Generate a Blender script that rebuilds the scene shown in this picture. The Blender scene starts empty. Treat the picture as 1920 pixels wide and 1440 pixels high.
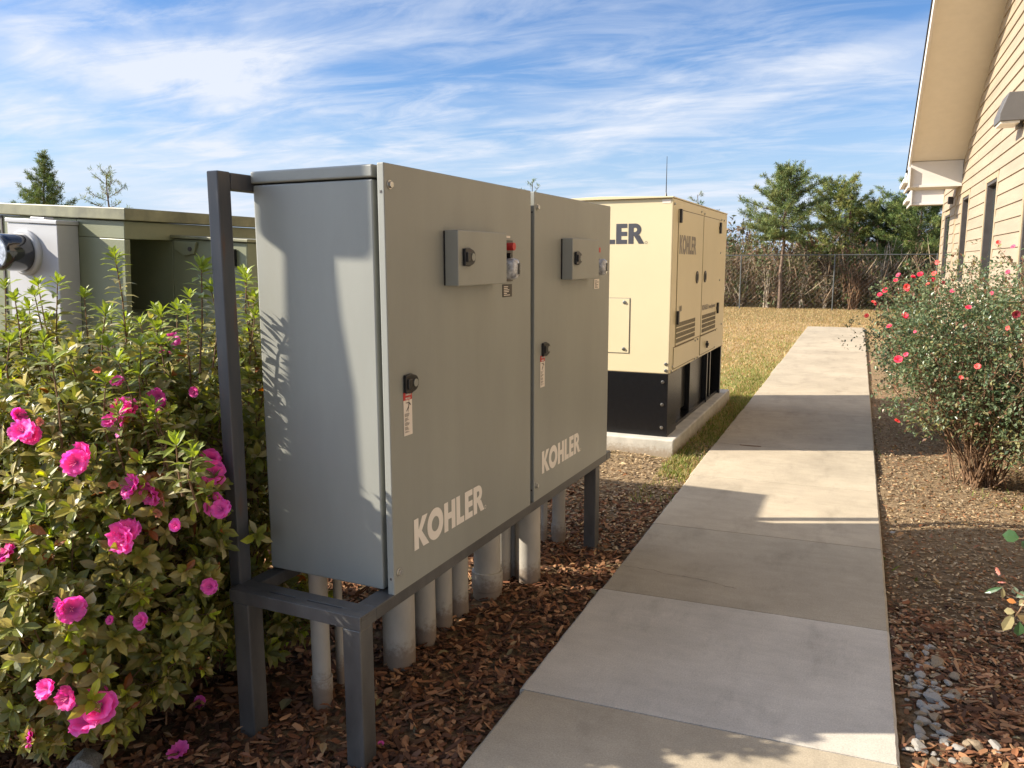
import bpy, bmesh, math, random
import numpy as np
from mathutils import Vector, Matrix, Euler
R = math.radians
rnd = random.Random(7)
rng = np.random.default_rng(11)
scene = bpy.context.scene
COL = scene.collection

# ------------------------------------------------------------------ camera, sky, sun, exposure
cam_d = bpy.data.cameras.new("camera"); cam = bpy.data.objects.new("camera", cam_d); COL.objects.link(cam)
cam_d.sensor_width = 36.0; cam_d.lens = 28.05; cam_d.clip_start = 0.05; cam_d.clip_end = 3000
CAM = Vector((0, 0, 1.6))
CM = Matrix.Rotation(R(23.29), 3, 'Z') @ Matrix.Rotation(R(90 - 8.67), 3, 'X') @ Matrix.Rotation(R(-0.12), 3, 'Z')
cam.location = CAM; cam.rotation_euler = CM.to_euler()
scene.camera = cam

SUN_EL, SUN_AZ = 30.0, 22.5           # sunlight travels towards +X, 22.5 deg towards +Y
SD = Vector((math.cos(R(SUN_AZ)) * math.cos(R(SUN_EL)), math.sin(R(SUN_AZ)) * math.cos(R(SUN_EL)), -math.sin(R(SUN_EL))))
sun_d = bpy.data.lights.new("sun", 'SUN'); sun_d.energy = 4.2; sun_d.angle = R(0.53); sun_d.color = (1.0, 0.90, 0.755)
sun = bpy.data.objects.new("sun", sun_d); COL.objects.link(sun)
sun.rotation_euler = SD.to_track_quat('-Z', 'Y').to_euler(); sun.location = (-20, -8, 14)

scene.view_settings.view_transform = 'Standard'; scene.view_settings.look = 'None'
scene.view_settings.exposure = 1.38; scene.view_settings.gamma = 1.0

world = bpy.data.worlds.new("World"); scene.world = world; world.use_nodes = True
def build_world():
    nt = world.node_tree; nt.nodes.clear(); N = nt.nodes.new; L = nt.links.new
    out = N('ShaderNodeOutputWorld'); bg = N('ShaderNodeBackground'); bg.inputs[1].default_value = 0.105
    sky = N('ShaderNodeTexSky'); sky.sky_type = 'NISHITA'; sky.sun_disc = False
    sky.sun_elevation = R(SUN_EL); sky.sun_rotation = R(270 - SUN_AZ)
    sky.air_density = 1.0; sky.dust_density = 0.15; sky.ozone_density = 2.6; sky.altitude = 100
    hs = N('ShaderNodeHueSaturation'); hs.inputs['Saturation'].default_value = 1.3; hs.inputs['Value'].default_value = .98
    tn = N('ShaderNodeMixRGB'); tn.blend_type = 'MULTIPLY'; tn.inputs[0].default_value = 1; tn.inputs[2].default_value = (1.08, .97, 1.0, 1); L(sky.outputs[0], tn.inputs[1]); L(tn.outputs[0], hs.inputs['Color'])
    tc = N('ShaderNodeTexCoord'); sep = N('ShaderNodeSeparateXYZ'); L(tc.outputs['Generated'], sep.inputs[0])
    zc = N('ShaderNodeMath'); zc.operation = 'MAXIMUM'; zc.inputs[1].default_value = 0.0; L(sep.outputs[2], zc.inputs[0])
    za = N('ShaderNodeMath'); za.operation = 'ADD'; za.inputs[1].default_value = 0.11; L(zc.outputs[0], za.inputs[0])
    dx = N('ShaderNodeMath'); dx.operation = 'DIVIDE'; L(sep.outputs[0], dx.inputs[0]); L(za.outputs[0], dx.inputs[1])
    dy = N('ShaderNodeMath'); dy.operation = 'DIVIDE'; L(sep.outputs[1], dy.inputs[0]); L(za.outputs[0], dy.inputs[1])
    cb = N('ShaderNodeCombineXYZ'); L(dx.outputs[0], cb.inputs[0]); L(dy.outputs[0], cb.inputs[1])
    def layer(rot, sc, scale, detail, dist, lo, hi, seed, rough=0.6):
        mp = N('ShaderNodeMapping'); mp.inputs['Rotation'].default_value = (0, 0, R(rot)); mp.inputs['Scale'].default_value = (sc[0], sc[1], 1)
        mp.inputs['Location'].default_value = (seed, seed * .37, seed * .1)
        L(cb.outputs[0], mp.inputs[0])
        n = N('ShaderNodeTexNoise'); n.inputs['Scale'].default_value = scale; n.inputs['Detail'].default_value = detail
        n.inputs['Roughness'].default_value = rough; n.inputs['Distortion'].default_value = dist
        L(mp.outputs[0], n.inputs['Vector'])
        r = N('ShaderNodeMapRange'); r.interpolation_type = 'SMOOTHSTEP'; r.inputs[1].default_value = lo; r.inputs[2].default_value = hi
        L(n.outputs[0], r.inputs[0]); return r.outputs[0]
    a = layer(-50, (.75, 1.1), .85, 12, .45, .39, .62, 3.1, .56)
    b = layer(-38, (.55, 1.3), 3.0, 12, .7, .38, .70, 8.7, .64)
    c = layer(20, (1, 1), .55, 4, .3, .30, .58, 5.2)
    def math2(op, x, y, clamp=False):
        m = N('ShaderNodeMath'); m.operation = op; m.use_clamp = clamp
        for i, v in enumerate((x, y)):
            if isinstance(v, (int, float)): m.inputs[i].default_value = v
            else: L(v, m.inputs[i])
        return m.outputs[0]
    ab = math2('ADD', math2('MULTIPLY', a, .70), math2('MULTIPLY', b, .44))
    # more cloud towards -X (left of the view)
    bias = N('ShaderNodeMapRange'); bias.inputs[1].default_value = .2; bias.inputs[2].default_value = -.75; bias.inputs[3].default_value = .86; bias.inputs[4].default_value = 1.35
    L(sep.outputs[0], bias.inputs[0])
    m1 = math2('MULTIPLY', ab, math2('ADD', math2('MULTIPLY', c, .65), .42))
    m2 = math2('MULTIPLY', m1, bias.outputs[0], True)
    m3 = math2('MULTIPLY', m2, .93)
    mix = N('ShaderNodeMixRGB'); L(m3, mix.inputs[0])
    hzf = N('ShaderNodeMapRange'); hzf.interpolation_type = 'SMOOTHSTEP'; hzf.inputs[1].default_value = .22; hzf.inputs[2].default_value = .0; hzf.inputs[4].default_value = .92; L(sep.outputs[2], hzf.inputs[0])
    hm = N('ShaderNodeMixRGB'); L(hzf.outputs[0], hm.inputs[0]); L(hs.outputs[0], hm.inputs[1]); hm.inputs[2].default_value = (2.7, 3.8, 5.4, 1)
    L(hm.outputs[0], mix.inputs[1]); mix.inputs[2].default_value = (5.1, 5.4, 6.0, 1)
    # the sky and its thin cloud are brightest round the sun, dimmer away from it
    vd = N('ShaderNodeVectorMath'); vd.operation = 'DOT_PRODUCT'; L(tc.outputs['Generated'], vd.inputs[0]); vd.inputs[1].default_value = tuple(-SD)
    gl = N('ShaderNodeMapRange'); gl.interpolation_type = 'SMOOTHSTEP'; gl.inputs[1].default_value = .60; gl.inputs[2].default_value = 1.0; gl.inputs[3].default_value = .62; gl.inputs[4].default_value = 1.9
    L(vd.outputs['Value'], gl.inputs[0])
    mn = N('ShaderNodeVectorMath'); mn.operation = 'MINIMUM'; L(mix.outputs[0], mn.inputs[0]); mn.inputs[1].default_value = (5.1, 5.4, 6.0)
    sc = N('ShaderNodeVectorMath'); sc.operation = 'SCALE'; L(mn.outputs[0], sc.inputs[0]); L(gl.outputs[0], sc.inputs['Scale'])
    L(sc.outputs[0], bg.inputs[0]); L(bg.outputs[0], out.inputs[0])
build_world()

# ------------------------------------------------------------------ helpers
def pix(px, py):      # direction through a pixel of the 1920x1440 photograph
    return CM @ Vector(((px - 960) / 1496, -(py - 720) / 1496, -1))
def on_y(px, py, Y): d = pix(px, py); t = Y / d.y; return CAM + t * d
def on_x(px, py, X): d = pix(px, py); t = X / d.x; return CAM + t * d
def on_z(px, py, Z=0): d = pix(px, py); t = (Z - 1.6) / d.z; return CAM + t * d

def tag(o, label=None, cat=None, group=None, kind=None):
    if label: o['label'] = label
    if cat: o['category'] = cat
    if group: o['group'] = group
    if kind: o['kind'] = kind
    return o
def thing(name, label, cat, loc=(0, 0, 0), rot=(0, 0, 0), group=None):
    o = bpy.data.objects.new(name, None); COL.objects.link(o); o.location = loc; o.rotation_euler = rot
    o.empty_display_size = .1
    return tag(o, label, cat, group)

def nodes_mat(name):
    m = bpy.data.materials.new(name); m.use_nodes = True; nt = m.node_tree
    return m, nt, nt.nodes['Principled BSDF']
def mat(name, col, rough=.5, metal=0., var=.12, scale=6., bump=0., bscale=60., spec=.5, coat=0., rvar=.0, col2=None, stretch=(1, 1, 1), detail=5):
    m, nt, p = nodes_mat(name); N = nt.nodes.new; L = nt.links.new
    tc = N('ShaderNodeTexCoord'); mp = N('ShaderNodeMapping'); mp.inputs['Scale'].default_value = stretch; L(tc.outputs['Object'], mp.inputs[0])
    n = N('ShaderNodeTexNoise'); n.inputs['Scale'].default_value = scale; n.inputs['Detail'].default_value = detail; n.inputs['Roughness'].default_value = .62
    L(mp.outputs[0], n.inputs['Vector'])
    c2 = col2 if col2 else tuple(max(0, c * (1 - var * 2)) for c in col)
    c1 = col if col2 else tuple(min(1, c * (1 + var)) for c in col)
    r = N('ShaderNodeValToRGB'); r.color_ramp.elements[0].position = .32; r.color_ramp.elements[1].position = .68
    r.color_ramp.elements[0].color = (*c2, 1); r.color_ramp.elements[1].color = (*c1, 1)
    L(n.outputs[0], r.inputs[0]); L(r.outputs[0], p.inputs['Base Color'])
    p.inputs['Roughness'].default_value = rough; p.inputs['Metallic'].default_value = metal
    p.inputs['Specular IOR Level'].default_value = spec; p.inputs['Coat Weight'].default_value = coat
    if rvar:
        mr = N('ShaderNodeMapRange'); mr.inputs[3].default_value = rough - rvar; mr.inputs[4].default_value = rough + rvar
        L(n.outputs[0], mr.inputs[0]); L(mr.outputs[0], p.inputs['Roughness'])
    if bump:
        n2 = N('ShaderNodeTexNoise'); n2.inputs['Scale'].default_value = bscale; n2.inputs['Detail'].default_value = 4; L(tc.outputs['Object'], n2.inputs['Vector'])
        b = N('ShaderNodeBump'); b.inputs['Strength'].default_value = bump; b.inputs['Distance'].default_value = .004
        L(n2.outputs[0], b.inputs['Height']); L(b.outputs[0], p.inputs['Normal'])
    return m
def attr_mat(name, rough=.5, transl=0., spec=.4, bump=0.):
    m, nt, p = nodes_mat(name); N = nt.nodes.new; L = nt.links.new
    a = N('ShaderNodeAttribute'); a.attribute_name = 'Col'; L(a.outputs['Color'], p.inputs['Base Color'])
    p.inputs['Roughness'].default_value = rough; p.inputs['Specular IOR Level'].default_value = spec
    if transl:
        t = N('ShaderNodeBsdfTranslucent'); hs = N('ShaderNodeHueSaturation'); hs.inputs['Value'].default_value = 1.9; hs.inputs['Saturation'].default_value = 1.15
        L(a.outputs['Color'], hs.inputs['Color']); L(hs.outputs[0], t.inputs[0])
        mx = N('ShaderNodeMixShader'); mx.inputs[0].default_value = transl
        L(p.outputs[0], mx.inputs[1]); L(t.outputs[0], mx.inputs[2]); L(mx.outputs[0], nt.nodes['Material Output'].inputs[0])
    return m

class MB:
    def __init__(s): s.v = []; s.f = []
    def add(s, vs, fs):
        k = len(s.v); s.v += [tuple(v) for v in vs]; s.f += [tuple(i + k for i in f) for f in fs]; return s
    def box(s, a, b):
        x0, x1 = sorted((a[0], b[0])); y0, y1 = sorted((a[1], b[1])); z0, z1 = sorted((a[2], b[2]))
        return s.add([(x0, y0, z0), (x1, y0, z0), (x1, y1, z0), (x0, y1, z0), (x0, y0, z1), (x1, y0, z1), (x1, y1, z1), (x0, y1, z1)],
                     [(0, 3, 2, 1), (4, 5, 6, 7), (0, 1, 5, 4), (1, 2, 6, 5), (2, 3, 7, 6), (3, 0, 4, 7)])
    def prism(s, poly, d0, d1, ax):    # poly of 2D points, extruded along axis ax from d0 to d1
        n = len(poly)
        def P(p, d): return {'x': (d, p[0], p[1]), 'y': (p[0], d, p[1]), 'z': (p[0], p[1], d)}[ax]
        vs = [P(p, d0) for p in poly] + [P(p, d1) for p in poly]
        fs = [tuple(range(n))[::-1], tuple(range(n, 2 * n))] + [(i, (i + 1) % n, n + (i + 1) % n, n + i) for i in range(n)]
        return s.add(vs, fs)
    def tube(s, pts, rad, n=8, cap=True):
        pts = [Vector(p) for p in pts]; rad = rad if isinstance(rad, (list, tuple)) else [rad] * len(pts)
        k = len(s.v); up = Vector((0, 0, 1)); prev = None
        for i, p in enumerate(pts):
            d = (pts[min(i + 1, len(pts) - 1)] - pts[max(i - 1, 0)]).normalized()
            a = prev if prev is not None else (Vector((1, 0, 0)) if abs(d.z) > .9 else up)
            u = (a - d * a.dot(d)).normalized(); w = d.cross(u); prev = u
            for j in range(n):
                t = 2 * math.pi * j / n; q = p + (u * math.cos(t) + w * math.sin(t)) * rad[i]; s.v.append(tuple(q))
        for i in range(len(pts) - 1):
            for j in range(n):
                a = k + i * n + j; b = k + i * n + (j + 1) % n; s.f.append((a, b, b + n, a + n))
        if cap:
            s.f.append(tuple(range(k, k + n))[::-1]); e = k + (len(pts) - 1) * n; s.f.append(tuple(range(e, e + n)))
        return s
    def build(s, name, m, parent=None, smooth=False, bevel=0, seg=2, angle=40):
        me = bpy.data.meshes.new(name); me.from_pydata(s.v, [], s.f); me.update()
        bm = bmesh.new(); bm.from_mesh(me); bmesh.ops.recalc_face_normals(bm, faces=bm.faces); bm.to_mesh(me); bm.free()
        me.materials.append(m)
        o = bpy.data.objects.new(name, me); COL.objects.link(o)
        if parent: o.parent = parent
        if smooth:
            me.polygons.foreach_set('use_smooth', [True] * len(me.polygons)); me.set_sharp_from_angle(angle=R(angle))
        if bevel:
            b = o.modifiers.new('bevel', 'BEVEL'); b.width = bevel; b.segments = seg; b.limit_method = 'ANGLE'; b.angle_limit = R(30)
        return o
def np_obj(name, V, F, C, m, parent=None, smooth=False):
    me = bpy.data.meshes.new(name); me.from_pydata(V.reshape(-1, 3).tolist(), [], F); me.update()
    if C is not None:
        at = me.color_attributes.new('Col', 'FLOAT_COLOR', 'POINT')
        c4 = np.ones((len(me.vertices), 4), np.float32); c4[:, :3] = C; at.data.foreach_set('color', c4.ravel())
    me.materials.append(m)
    if smooth: me.polygons.foreach_set('use_smooth', [True] * len(me.polygons))
    o = bpy.data.objects.new(name, me); COL.objects.link(o)
    if parent: o.parent = parent
    return o
def nrm(a): return a / np.maximum(np.linalg.norm(a, axis=-1, keepdims=True), 1e-9)
class Leaves:
    """collects leaf blades; each blade 8 vertices / 6 faces (or 4/2 in low detail)"""
    def __init__(s, low=False): s.V = []; s.C = []; s.low = low; s.n = 0
    def add(s, P, D, U, L, W, C, fold=.3, droop=.2):
        P = np.asarray(P, float); D = nrm(np.asarray(D, float)); S = nrm(np.cross(D, U)); Nn = np.cross(S, D)
        L = np.asarray(L)[:, None]; W = np.asarray(W)[:, None]
        c = lambda t, z: P + D * L * t - Nn * L * droop * z
        if s.low:
            m = c(.45, .1); v = np.stack([P, m - S * W * .5 + Nn * W * fold * .4, c(1, .5), m + S * W * .5 + Nn * W * fold * .4], 1)
        else:
            c1 = c(.35, .1); c2 = c(.7, .4)
            v = np.stack([P, c1 - S * W * .42 + Nn * W * fold * .4, c1, c1 + S * W * .42 + Nn * W * fold * .4,
                          c2 - S * W * .46 + Nn * W * fold * .4, c2, c2 + S * W * .46 + Nn * W * fold * .4, c(1, 1)], 1)
        s.V.append(v); s.C.append(np.repeat(np.asarray(C)[:, None, :], v.shape[1], 1)); s.n += len(P)
    def build(s, name, m, parent=None):
        V = np.concatenate(s.V); C = np.concatenate(s.C); F = []
        k = V.shape[1]; pat = [(0, 1, 2), (0, 2, 3)] if s.low else [(0, 1, 2), (0, 2, 3), (1, 4, 5, 2), (2, 5, 6, 3), (4, 7, 5), (5, 7, 6)]
        for i in range(len(V)):
            b = i * k; F += [tuple(b + j for j in f) for f in pat]
        return np_obj(name, V, F, C.reshape(-1, 3), m, parent)

def wordmark(w, h):
    """KOHLER in heavy geometric capitals: list of non-overlapping quads/polys in (x, z), total width w, height h"""
    G = []; u = 1.0; st = .27
    def ring(cx, cy, rx, ry, ix, iy, a0, a1, n):
        for i in range(n):
            t0 = a0 + (a1 - a0) * i / n; t1 = a0 + (a1 - a0) * (i + 1) / n
            yield [(cx + ix * math.cos(t0), cy + iy * math.sin(t0)), (cx + rx * math.cos(t0), cy + ry * math.sin(t0)),
                   (cx + rx * math.cos(t1), cy + ry * math.sin(t1)), (cx + ix * math.cos(t1), cy + iy * math.sin(t1))]
    x = 0
    G += [[(x, 0), (x + st, 0), (x + st, 1), (x, 1)], [(x + st, .40), (x + st, .62), (x + .50, 1), (x + .83, 1), (x + .46, .53)],
          [(x + st, .40), (x + .46, .53), (x + .90, 0), (x + .54, 0)]]
    x += .80
    G += list(ring(x + .52, .5, .52, .53, .24, .25, 0, 2 * math.pi, 28)); x += 1.10
    G += [[(x, 0), (x + st, 0), (x + st, 1), (x, 1)], [(x + st, .39), (x + .50, .39), (x + .50, .61), (x + st, .61)], [(x + .50, 0), (x + .77, 0), (x + .77, 1), (x + .50, 1)]]
    x += .84
    G += [[(x, 0), (x + st, 0), (x + st, 1), (x, 1)], [(x + st, 0), (x + .56, 0), (x + .56, .22), (x + st, .22)]]; x += .62
    G += [[(x, 0), (x + st, 0), (x + st, 1), (x, 1)]] + [[(x + st, z), (x + .58, z), (x + .58, z + .21), (x + st, z + .21)] for z in (0, .395, .79)]; x += .65
    G += [[(x, 0), (x + st, 0), (x + st, 1), (x, 1)], [(x + st, .79), (x + .36, .79), (x + .36, 1), (x + st, 1)], [(x + st, .39), (x + .36, .39), (x + .36, .58), (x + st, .58)]]
    G += list(ring(x + .36, .695, .31, .305, .09, .10, -math.pi / 2, math.pi / 2, 12))
    G += [[(x + .30, .385), (x + .55, 0), (x + .84, 0), (x + .58, .43)]]
    tot = x + .84
    # registered mark ring
    R_ = [[(tot + .09 + .07 * p[0], .06 + .07 * p[1]) for p in q] for q in ring(0, 0, 1, 1, .72, .72, 0, 2 * math.pi, 14)]
    return [[(p[0] / tot * w, p[1] * h) for p in g] for g in G], [[(p[0] / tot * w, p[1] * h) for p in g] for g in R_]
def decal_polys(polys, xf):
    b = MB()
    for g in polys: b.add([xf(p) for p in g], [tuple(range(len(g)))])
    return b
def text_obj(name, body, size, m, parent, M, thick=0.0006, sx=1.0):
    cu = bpy.data.curves.new(name, 'FONT'); cu.body = body; cu.size = size; cu.extrude = thick; cu.resolution_u = 2; cu.offset = size * .012
    tmp = bpy.data.objects.new('tmp', cu); COL.objects.link(tmp)
    bpy.context.view_layer.update()
    dg = bpy.context.evaluated_depsgraph_get(); me = bpy.data.meshes.new_from_object(tmp.evaluated_get(dg)); bpy.data.objects.remove(tmp)
    me.materials.clear(); me.materials.append(m); me.name = name
    me.transform(M @ Matrix.Diagonal((sx, 1, 1, 1)))
    o = bpy.data.objects.new(name, me); COL.objects.link(o); o.parent = parent; return o
# text on a face looking towards +X, reading along +Y with z up:  (x,y,0) -> (X, y0 + x, z0 + y)
def face_px(X, y0, z0): return Matrix(((0, 0, 1, X), (1, 0, 0, y0), (0, 1, 0, z0), (0, 0, 0, 1)))
def face_my(Y, x0, z0): return Matrix(((1, 0, 0, x0), (0, 0, -1, Y), (0, 1, 0, z0), (0, 0, 0, 1)))

# ------------------------------------------------------------------ materials
M = {}
M['cab'] = mat('grey_powder_coat', (.28, .288, .258), .42, var=.04, scale=2.5, stretch=(1.6, 1.6, .4), bump=.12, bscale=420, spec=.5)
M['steel'] = mat('dark_painted_steel', (.082, .080, .076), .46, var=.2, scale=9, bump=.15, bscale=200, spec=.6, rvar=.12, stretch=(1, 1, .35))
M['black'] = mat('black_plastic', (.012, .012, .014), .35, var=.1)
M['gasket'] = mat('black_rubber', (.012, .012, .012), .8)
M['zinc'] = mat('zinc_bolt', (.55, .54, .5), .28, metal=1.)
M['white'] = mat('white_print', (.80, .75, .68), .5, var=.02)
M['paper'] = mat('label_paper', (.75, .68, .60), .5, var=.02)
M['ink'] = mat('label_ink', (.06, .05, .05), .6)
M['red'] = mat('label_red', (.55, .03, .03), .4)
M['plate'] = mat('name_plate', (.05, .04, .035), .3)
M['clear'] = mat('dial_clear', (.45, .47, .50), .08, coat=1., var=.3, scale=60)
M['pvc'] = mat('grey_pvc', (.47, .44, .38), .55, var=.12, scale=5, bump=.1, bscale=50, stretch=(1, 1, .4))
def splash(m, z0, z1, col):
    nt = m.node_tree; N = nt.nodes.new; L = nt.links.new; p = nt.nodes['Principled BSDF']; src = p.inputs['Base Color'].links[0].from_socket
    tc = N('ShaderNodeTexCoord'); sp = N('ShaderNodeSeparateXYZ'); L(tc.outputs['Object'], sp.inputs[0]); n = N('ShaderNodeTexNoise'); n.inputs['Scale'].default_value = 34; n.inputs['Detail'].default_value = 6; n.inputs['Roughness'].default_value = .75
    L(tc.outputs['Object'], n.inputs['Vector']); a = N('ShaderNodeMath'); a.operation = 'MULTIPLY_ADD'; L(n.outputs[0], a.inputs[0]); a.inputs[1].default_value = -(z1 - z0) * 2.2; L(sp.outputs[2], a.inputs[2])
    r = N('ShaderNodeMapRange'); r.interpolation_type = 'SMOOTHSTEP'; r.inputs[1].default_value = z0 - (z1 - z0) * .2; r.inputs[2].default_value = z0 - (z1 - z0) * 1.3; r.inputs[4].default_value = .75; L(a.outputs[0], r.inputs[0])
    x = N('ShaderNodeMixRGB'); L(r.outputs[0], x.inputs[0]); L(src, x.inputs[1]); x.inputs[2].default_value = (*col, 1); L(x.outputs[0], p.inputs['Base Color'])
splash(M['pvc'], .03, .12, (.16, .10, .06))
M['gen'] = mat('cream_powder_coat', (.63, .545, .345), .38, var=.015, scale=2, bump=.06, bscale=300)
M['gendark'] = mat('cream_shade_seam', (.16, .12, .06), .7)
M['genblack'] = mat('black_skid_paint', (.006, .006, .007), .3, var=.2, scale=30, bump=.25, bscale=180)
M['logo_dark'] = mat('charcoal_print', (.055, .055, .065), .5)
M['logo_grey'] = mat('grey_print', (.22, .19, .16), .5)
M['green'] = mat('olive_enclosure_paint', (.215, .225, .135), .45, var=.07, scale=4, bump=.1, bscale=80, col2=(.18, .195, .12))
M['greendark'] = mat('olive_lid_edge', (.21, .205, .12), .5, var=.2, scale=7)
M['meterbox'] = mat('light_grey_meter_box', (.46, .465, .475), .42, var=.03, scale=5)
M['meterglass'] = mat('smoked_meter_cover', (.018, .019, .024), .07, coat=1.)
M['dial'] = mat('meter_face', (.45, .5, .58), .25, var=.3, scale=40)
M['siding'] = mat('tan_lap_siding', (.345, .275, .195), .6, var=.07, scale=1.5, bump=.12, bscale=40, stretch=(1, .3, 3))
M['trim'] = mat('white_trim_paint', (.60, .57, .52), .5, var=.03, scale=2)
M['windowtrim'] = mat('tan_trim_board', (.36, .285, .18), .6, var=.03)
M['soffit'] = mat('soffit_panel', (.66, .61, .52), .6, var=.02)
M['bronze'] = mat('dark_bronze_frame', (.060, .052, .048), .45)
M['shingle'] = mat('roof_shingle', (.045, .042, .045), .9, var=.4, scale=40)
M['stone'] = mat('tan_stone_veneer', (.42, .33, .22), .8, var=.35, scale=5, bump=.5, bscale=30)
M['fixture'] = mat('grey_wall_light_housing', (.105, .10, .095), .45, var=.04)
M['lens'] = mat('frosted_lens', (.7, .66, .56), .3)
M['pad'] = mat('pad_concrete', (.50, .47, .40), .85, var=.1, scale=7, bump=.5, bscale=60)
splash(M['pad'], .0, .08, (.25, .18, .11))
M['leaf'] = attr_mat('azalea_leaf', .42, .28, .45)
M['petal'] = attr_mat('petal', .55, .35, .3)
M['rleaf'] = attr_mat('rose_leaf', .34, .22, .55)
M['needle'] = attr_mat('pine_needle', .6, .15, .25)
M['chip'] = attr_mat('bark_chip', .85, 0, .15)
M['grass'] = attr_mat('grass_blade', .6, .3, .2)
M['twig'] = mat('twig_bark', (.20, .115, .06), .85, var=.3, scale=30)
M['bark'] = mat('pine_bark', (.17, .115, .08), .95, var=.35, scale=12, bump=.6, bscale=30)
M['greybark'] = mat('bare_branch_bark', (.42, .35, .26), .9, var=.3, scale=14)
M['rock'] = mat('grey_stone', (.36, .35, .32), .9, var=.25, scale=14, bump=.8, bscale=40)
M['galv'] = mat('galvanised_steel', (.10, .105, .10), .5, metal=.4)
g_, nt_, p_ = nodes_mat('window_glass'); M['glass'] = g_
p_.inputs['Base Color'].default_value = (.03, .035, .035, 1); p_.inputs['Roughness'].default_value = .03; p_.inputs['Specular IOR Level'].default_value = .9

def rust_steel():
    m, nt, p = nodes_mat('rusting_dark_steel'); N = nt.nodes.new; L = nt.links.new
    tc = N('ShaderNodeTexCoord'); mp = N('ShaderNodeMapping'); mp.inputs['Scale'].default_value = (3, 3, .55); L(tc.outputs['Object'], mp.inputs[0])
    n = N('ShaderNodeTexNoise'); n.inputs['Scale'].default_value = 9; n.inputs['Detail'].default_value = 7; L(mp.outputs[0], n.inputs['Vector'])
    r = N('ShaderNodeValToRGB'); e = r.color_ramp.elements
    e[0].position = .30; e[0].color = (.055, .060, .068, 1); e[1].position = .60; e[1].color = (.085, .082, .082, 1)
    x = e.new(.70); x.color = (.13, .07, .045, 1)
    L(n.outputs[0], r.inputs[0]); L(r.outputs[0], p.inputs['Base Color']); p.inputs['Roughness'].default_value = .48
    return m
M['rusty'] = rust_steel()

def concrete_mat():
    m, nt, p = nodes_mat('sidewalk_concrete'); N = nt.nodes.new; L = nt.links.new
    tc = N('ShaderNodeTexCoord'); a = N('ShaderNodeAttribute'); a.attribute_name = 'Col'
    def noise(s, d, r=.6, st=(1, 1, 1)):
        mp = N('ShaderNodeMapping'); mp.inputs['Scale'].default_value = st; L(tc.outputs['Object'], mp.inputs[0])
        n = N('ShaderNodeTexNoise'); n.inputs['Scale'].default_value = s; n.inputs['Detail'].default_value = d; n.inputs['Roughness'].default_value = r
        L(mp.outputs[0], n.inputs['Vector']); return n.outputs[0]
    def mulmap(src, lo, hi, f0=.3, f1=.7):
        r = N('ShaderNodeMapRange'); r.inputs[1].default_value = f0; r.inputs[2].default_value = f1; r.inputs[3].default_value = lo; r.inputs[4].default_value = hi
        L(src, r.inputs[0]); return r.outputs[0]
    cur = a.outputs['Color']
    for s in (mulmap(noise(1.6, 6, .65, (1, .8, 1)), .80, 1.08), mulmap(noise(9, 6, .7, (.6, 1.6, 1)), .90, 1.06), mulmap(noise(170, 3, .7), .80, 1.16)):
        v = N('ShaderNodeVectorMath'); v.operation = 'SCALE'; L(cur, v.inputs[0]); L(s, v.inputs['Scale']); cur = v.outputs[0]
    st_ = mulmap(noise(3.3, 5, .7, (1.4, .5, 1)), .80, 1.0, .28, .46); v = N('ShaderNodeVectorMath'); v.operation = 'SCALE'; L(cur, v.inputs[0]); L(st_, v.inputs['Scale']); cur = v.outputs[0]
    L(cur, p.inputs['Base Color']); p.inputs['Roughness'].default_value = .88; p.inputs['Specular IOR Level'].default_value = .25
    b = N('ShaderNodeBump'); b.inputs['Strength'].default_value = .35; b.inputs['Distance'].default_value = .003
    bw = N('ShaderNodeMath'); bw.operation = 'ADD'; L(noise(150, 4, .7), bw.inputs[0]); L(noise(1, 3, .6, (6, 260, 1)), bw.inputs[1])
    L(bw.outputs[0], b.inputs['Height']); L(b.outputs[0], p.inputs['Normal'])
    return m
M['concrete'] = concrete_mat()

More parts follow.
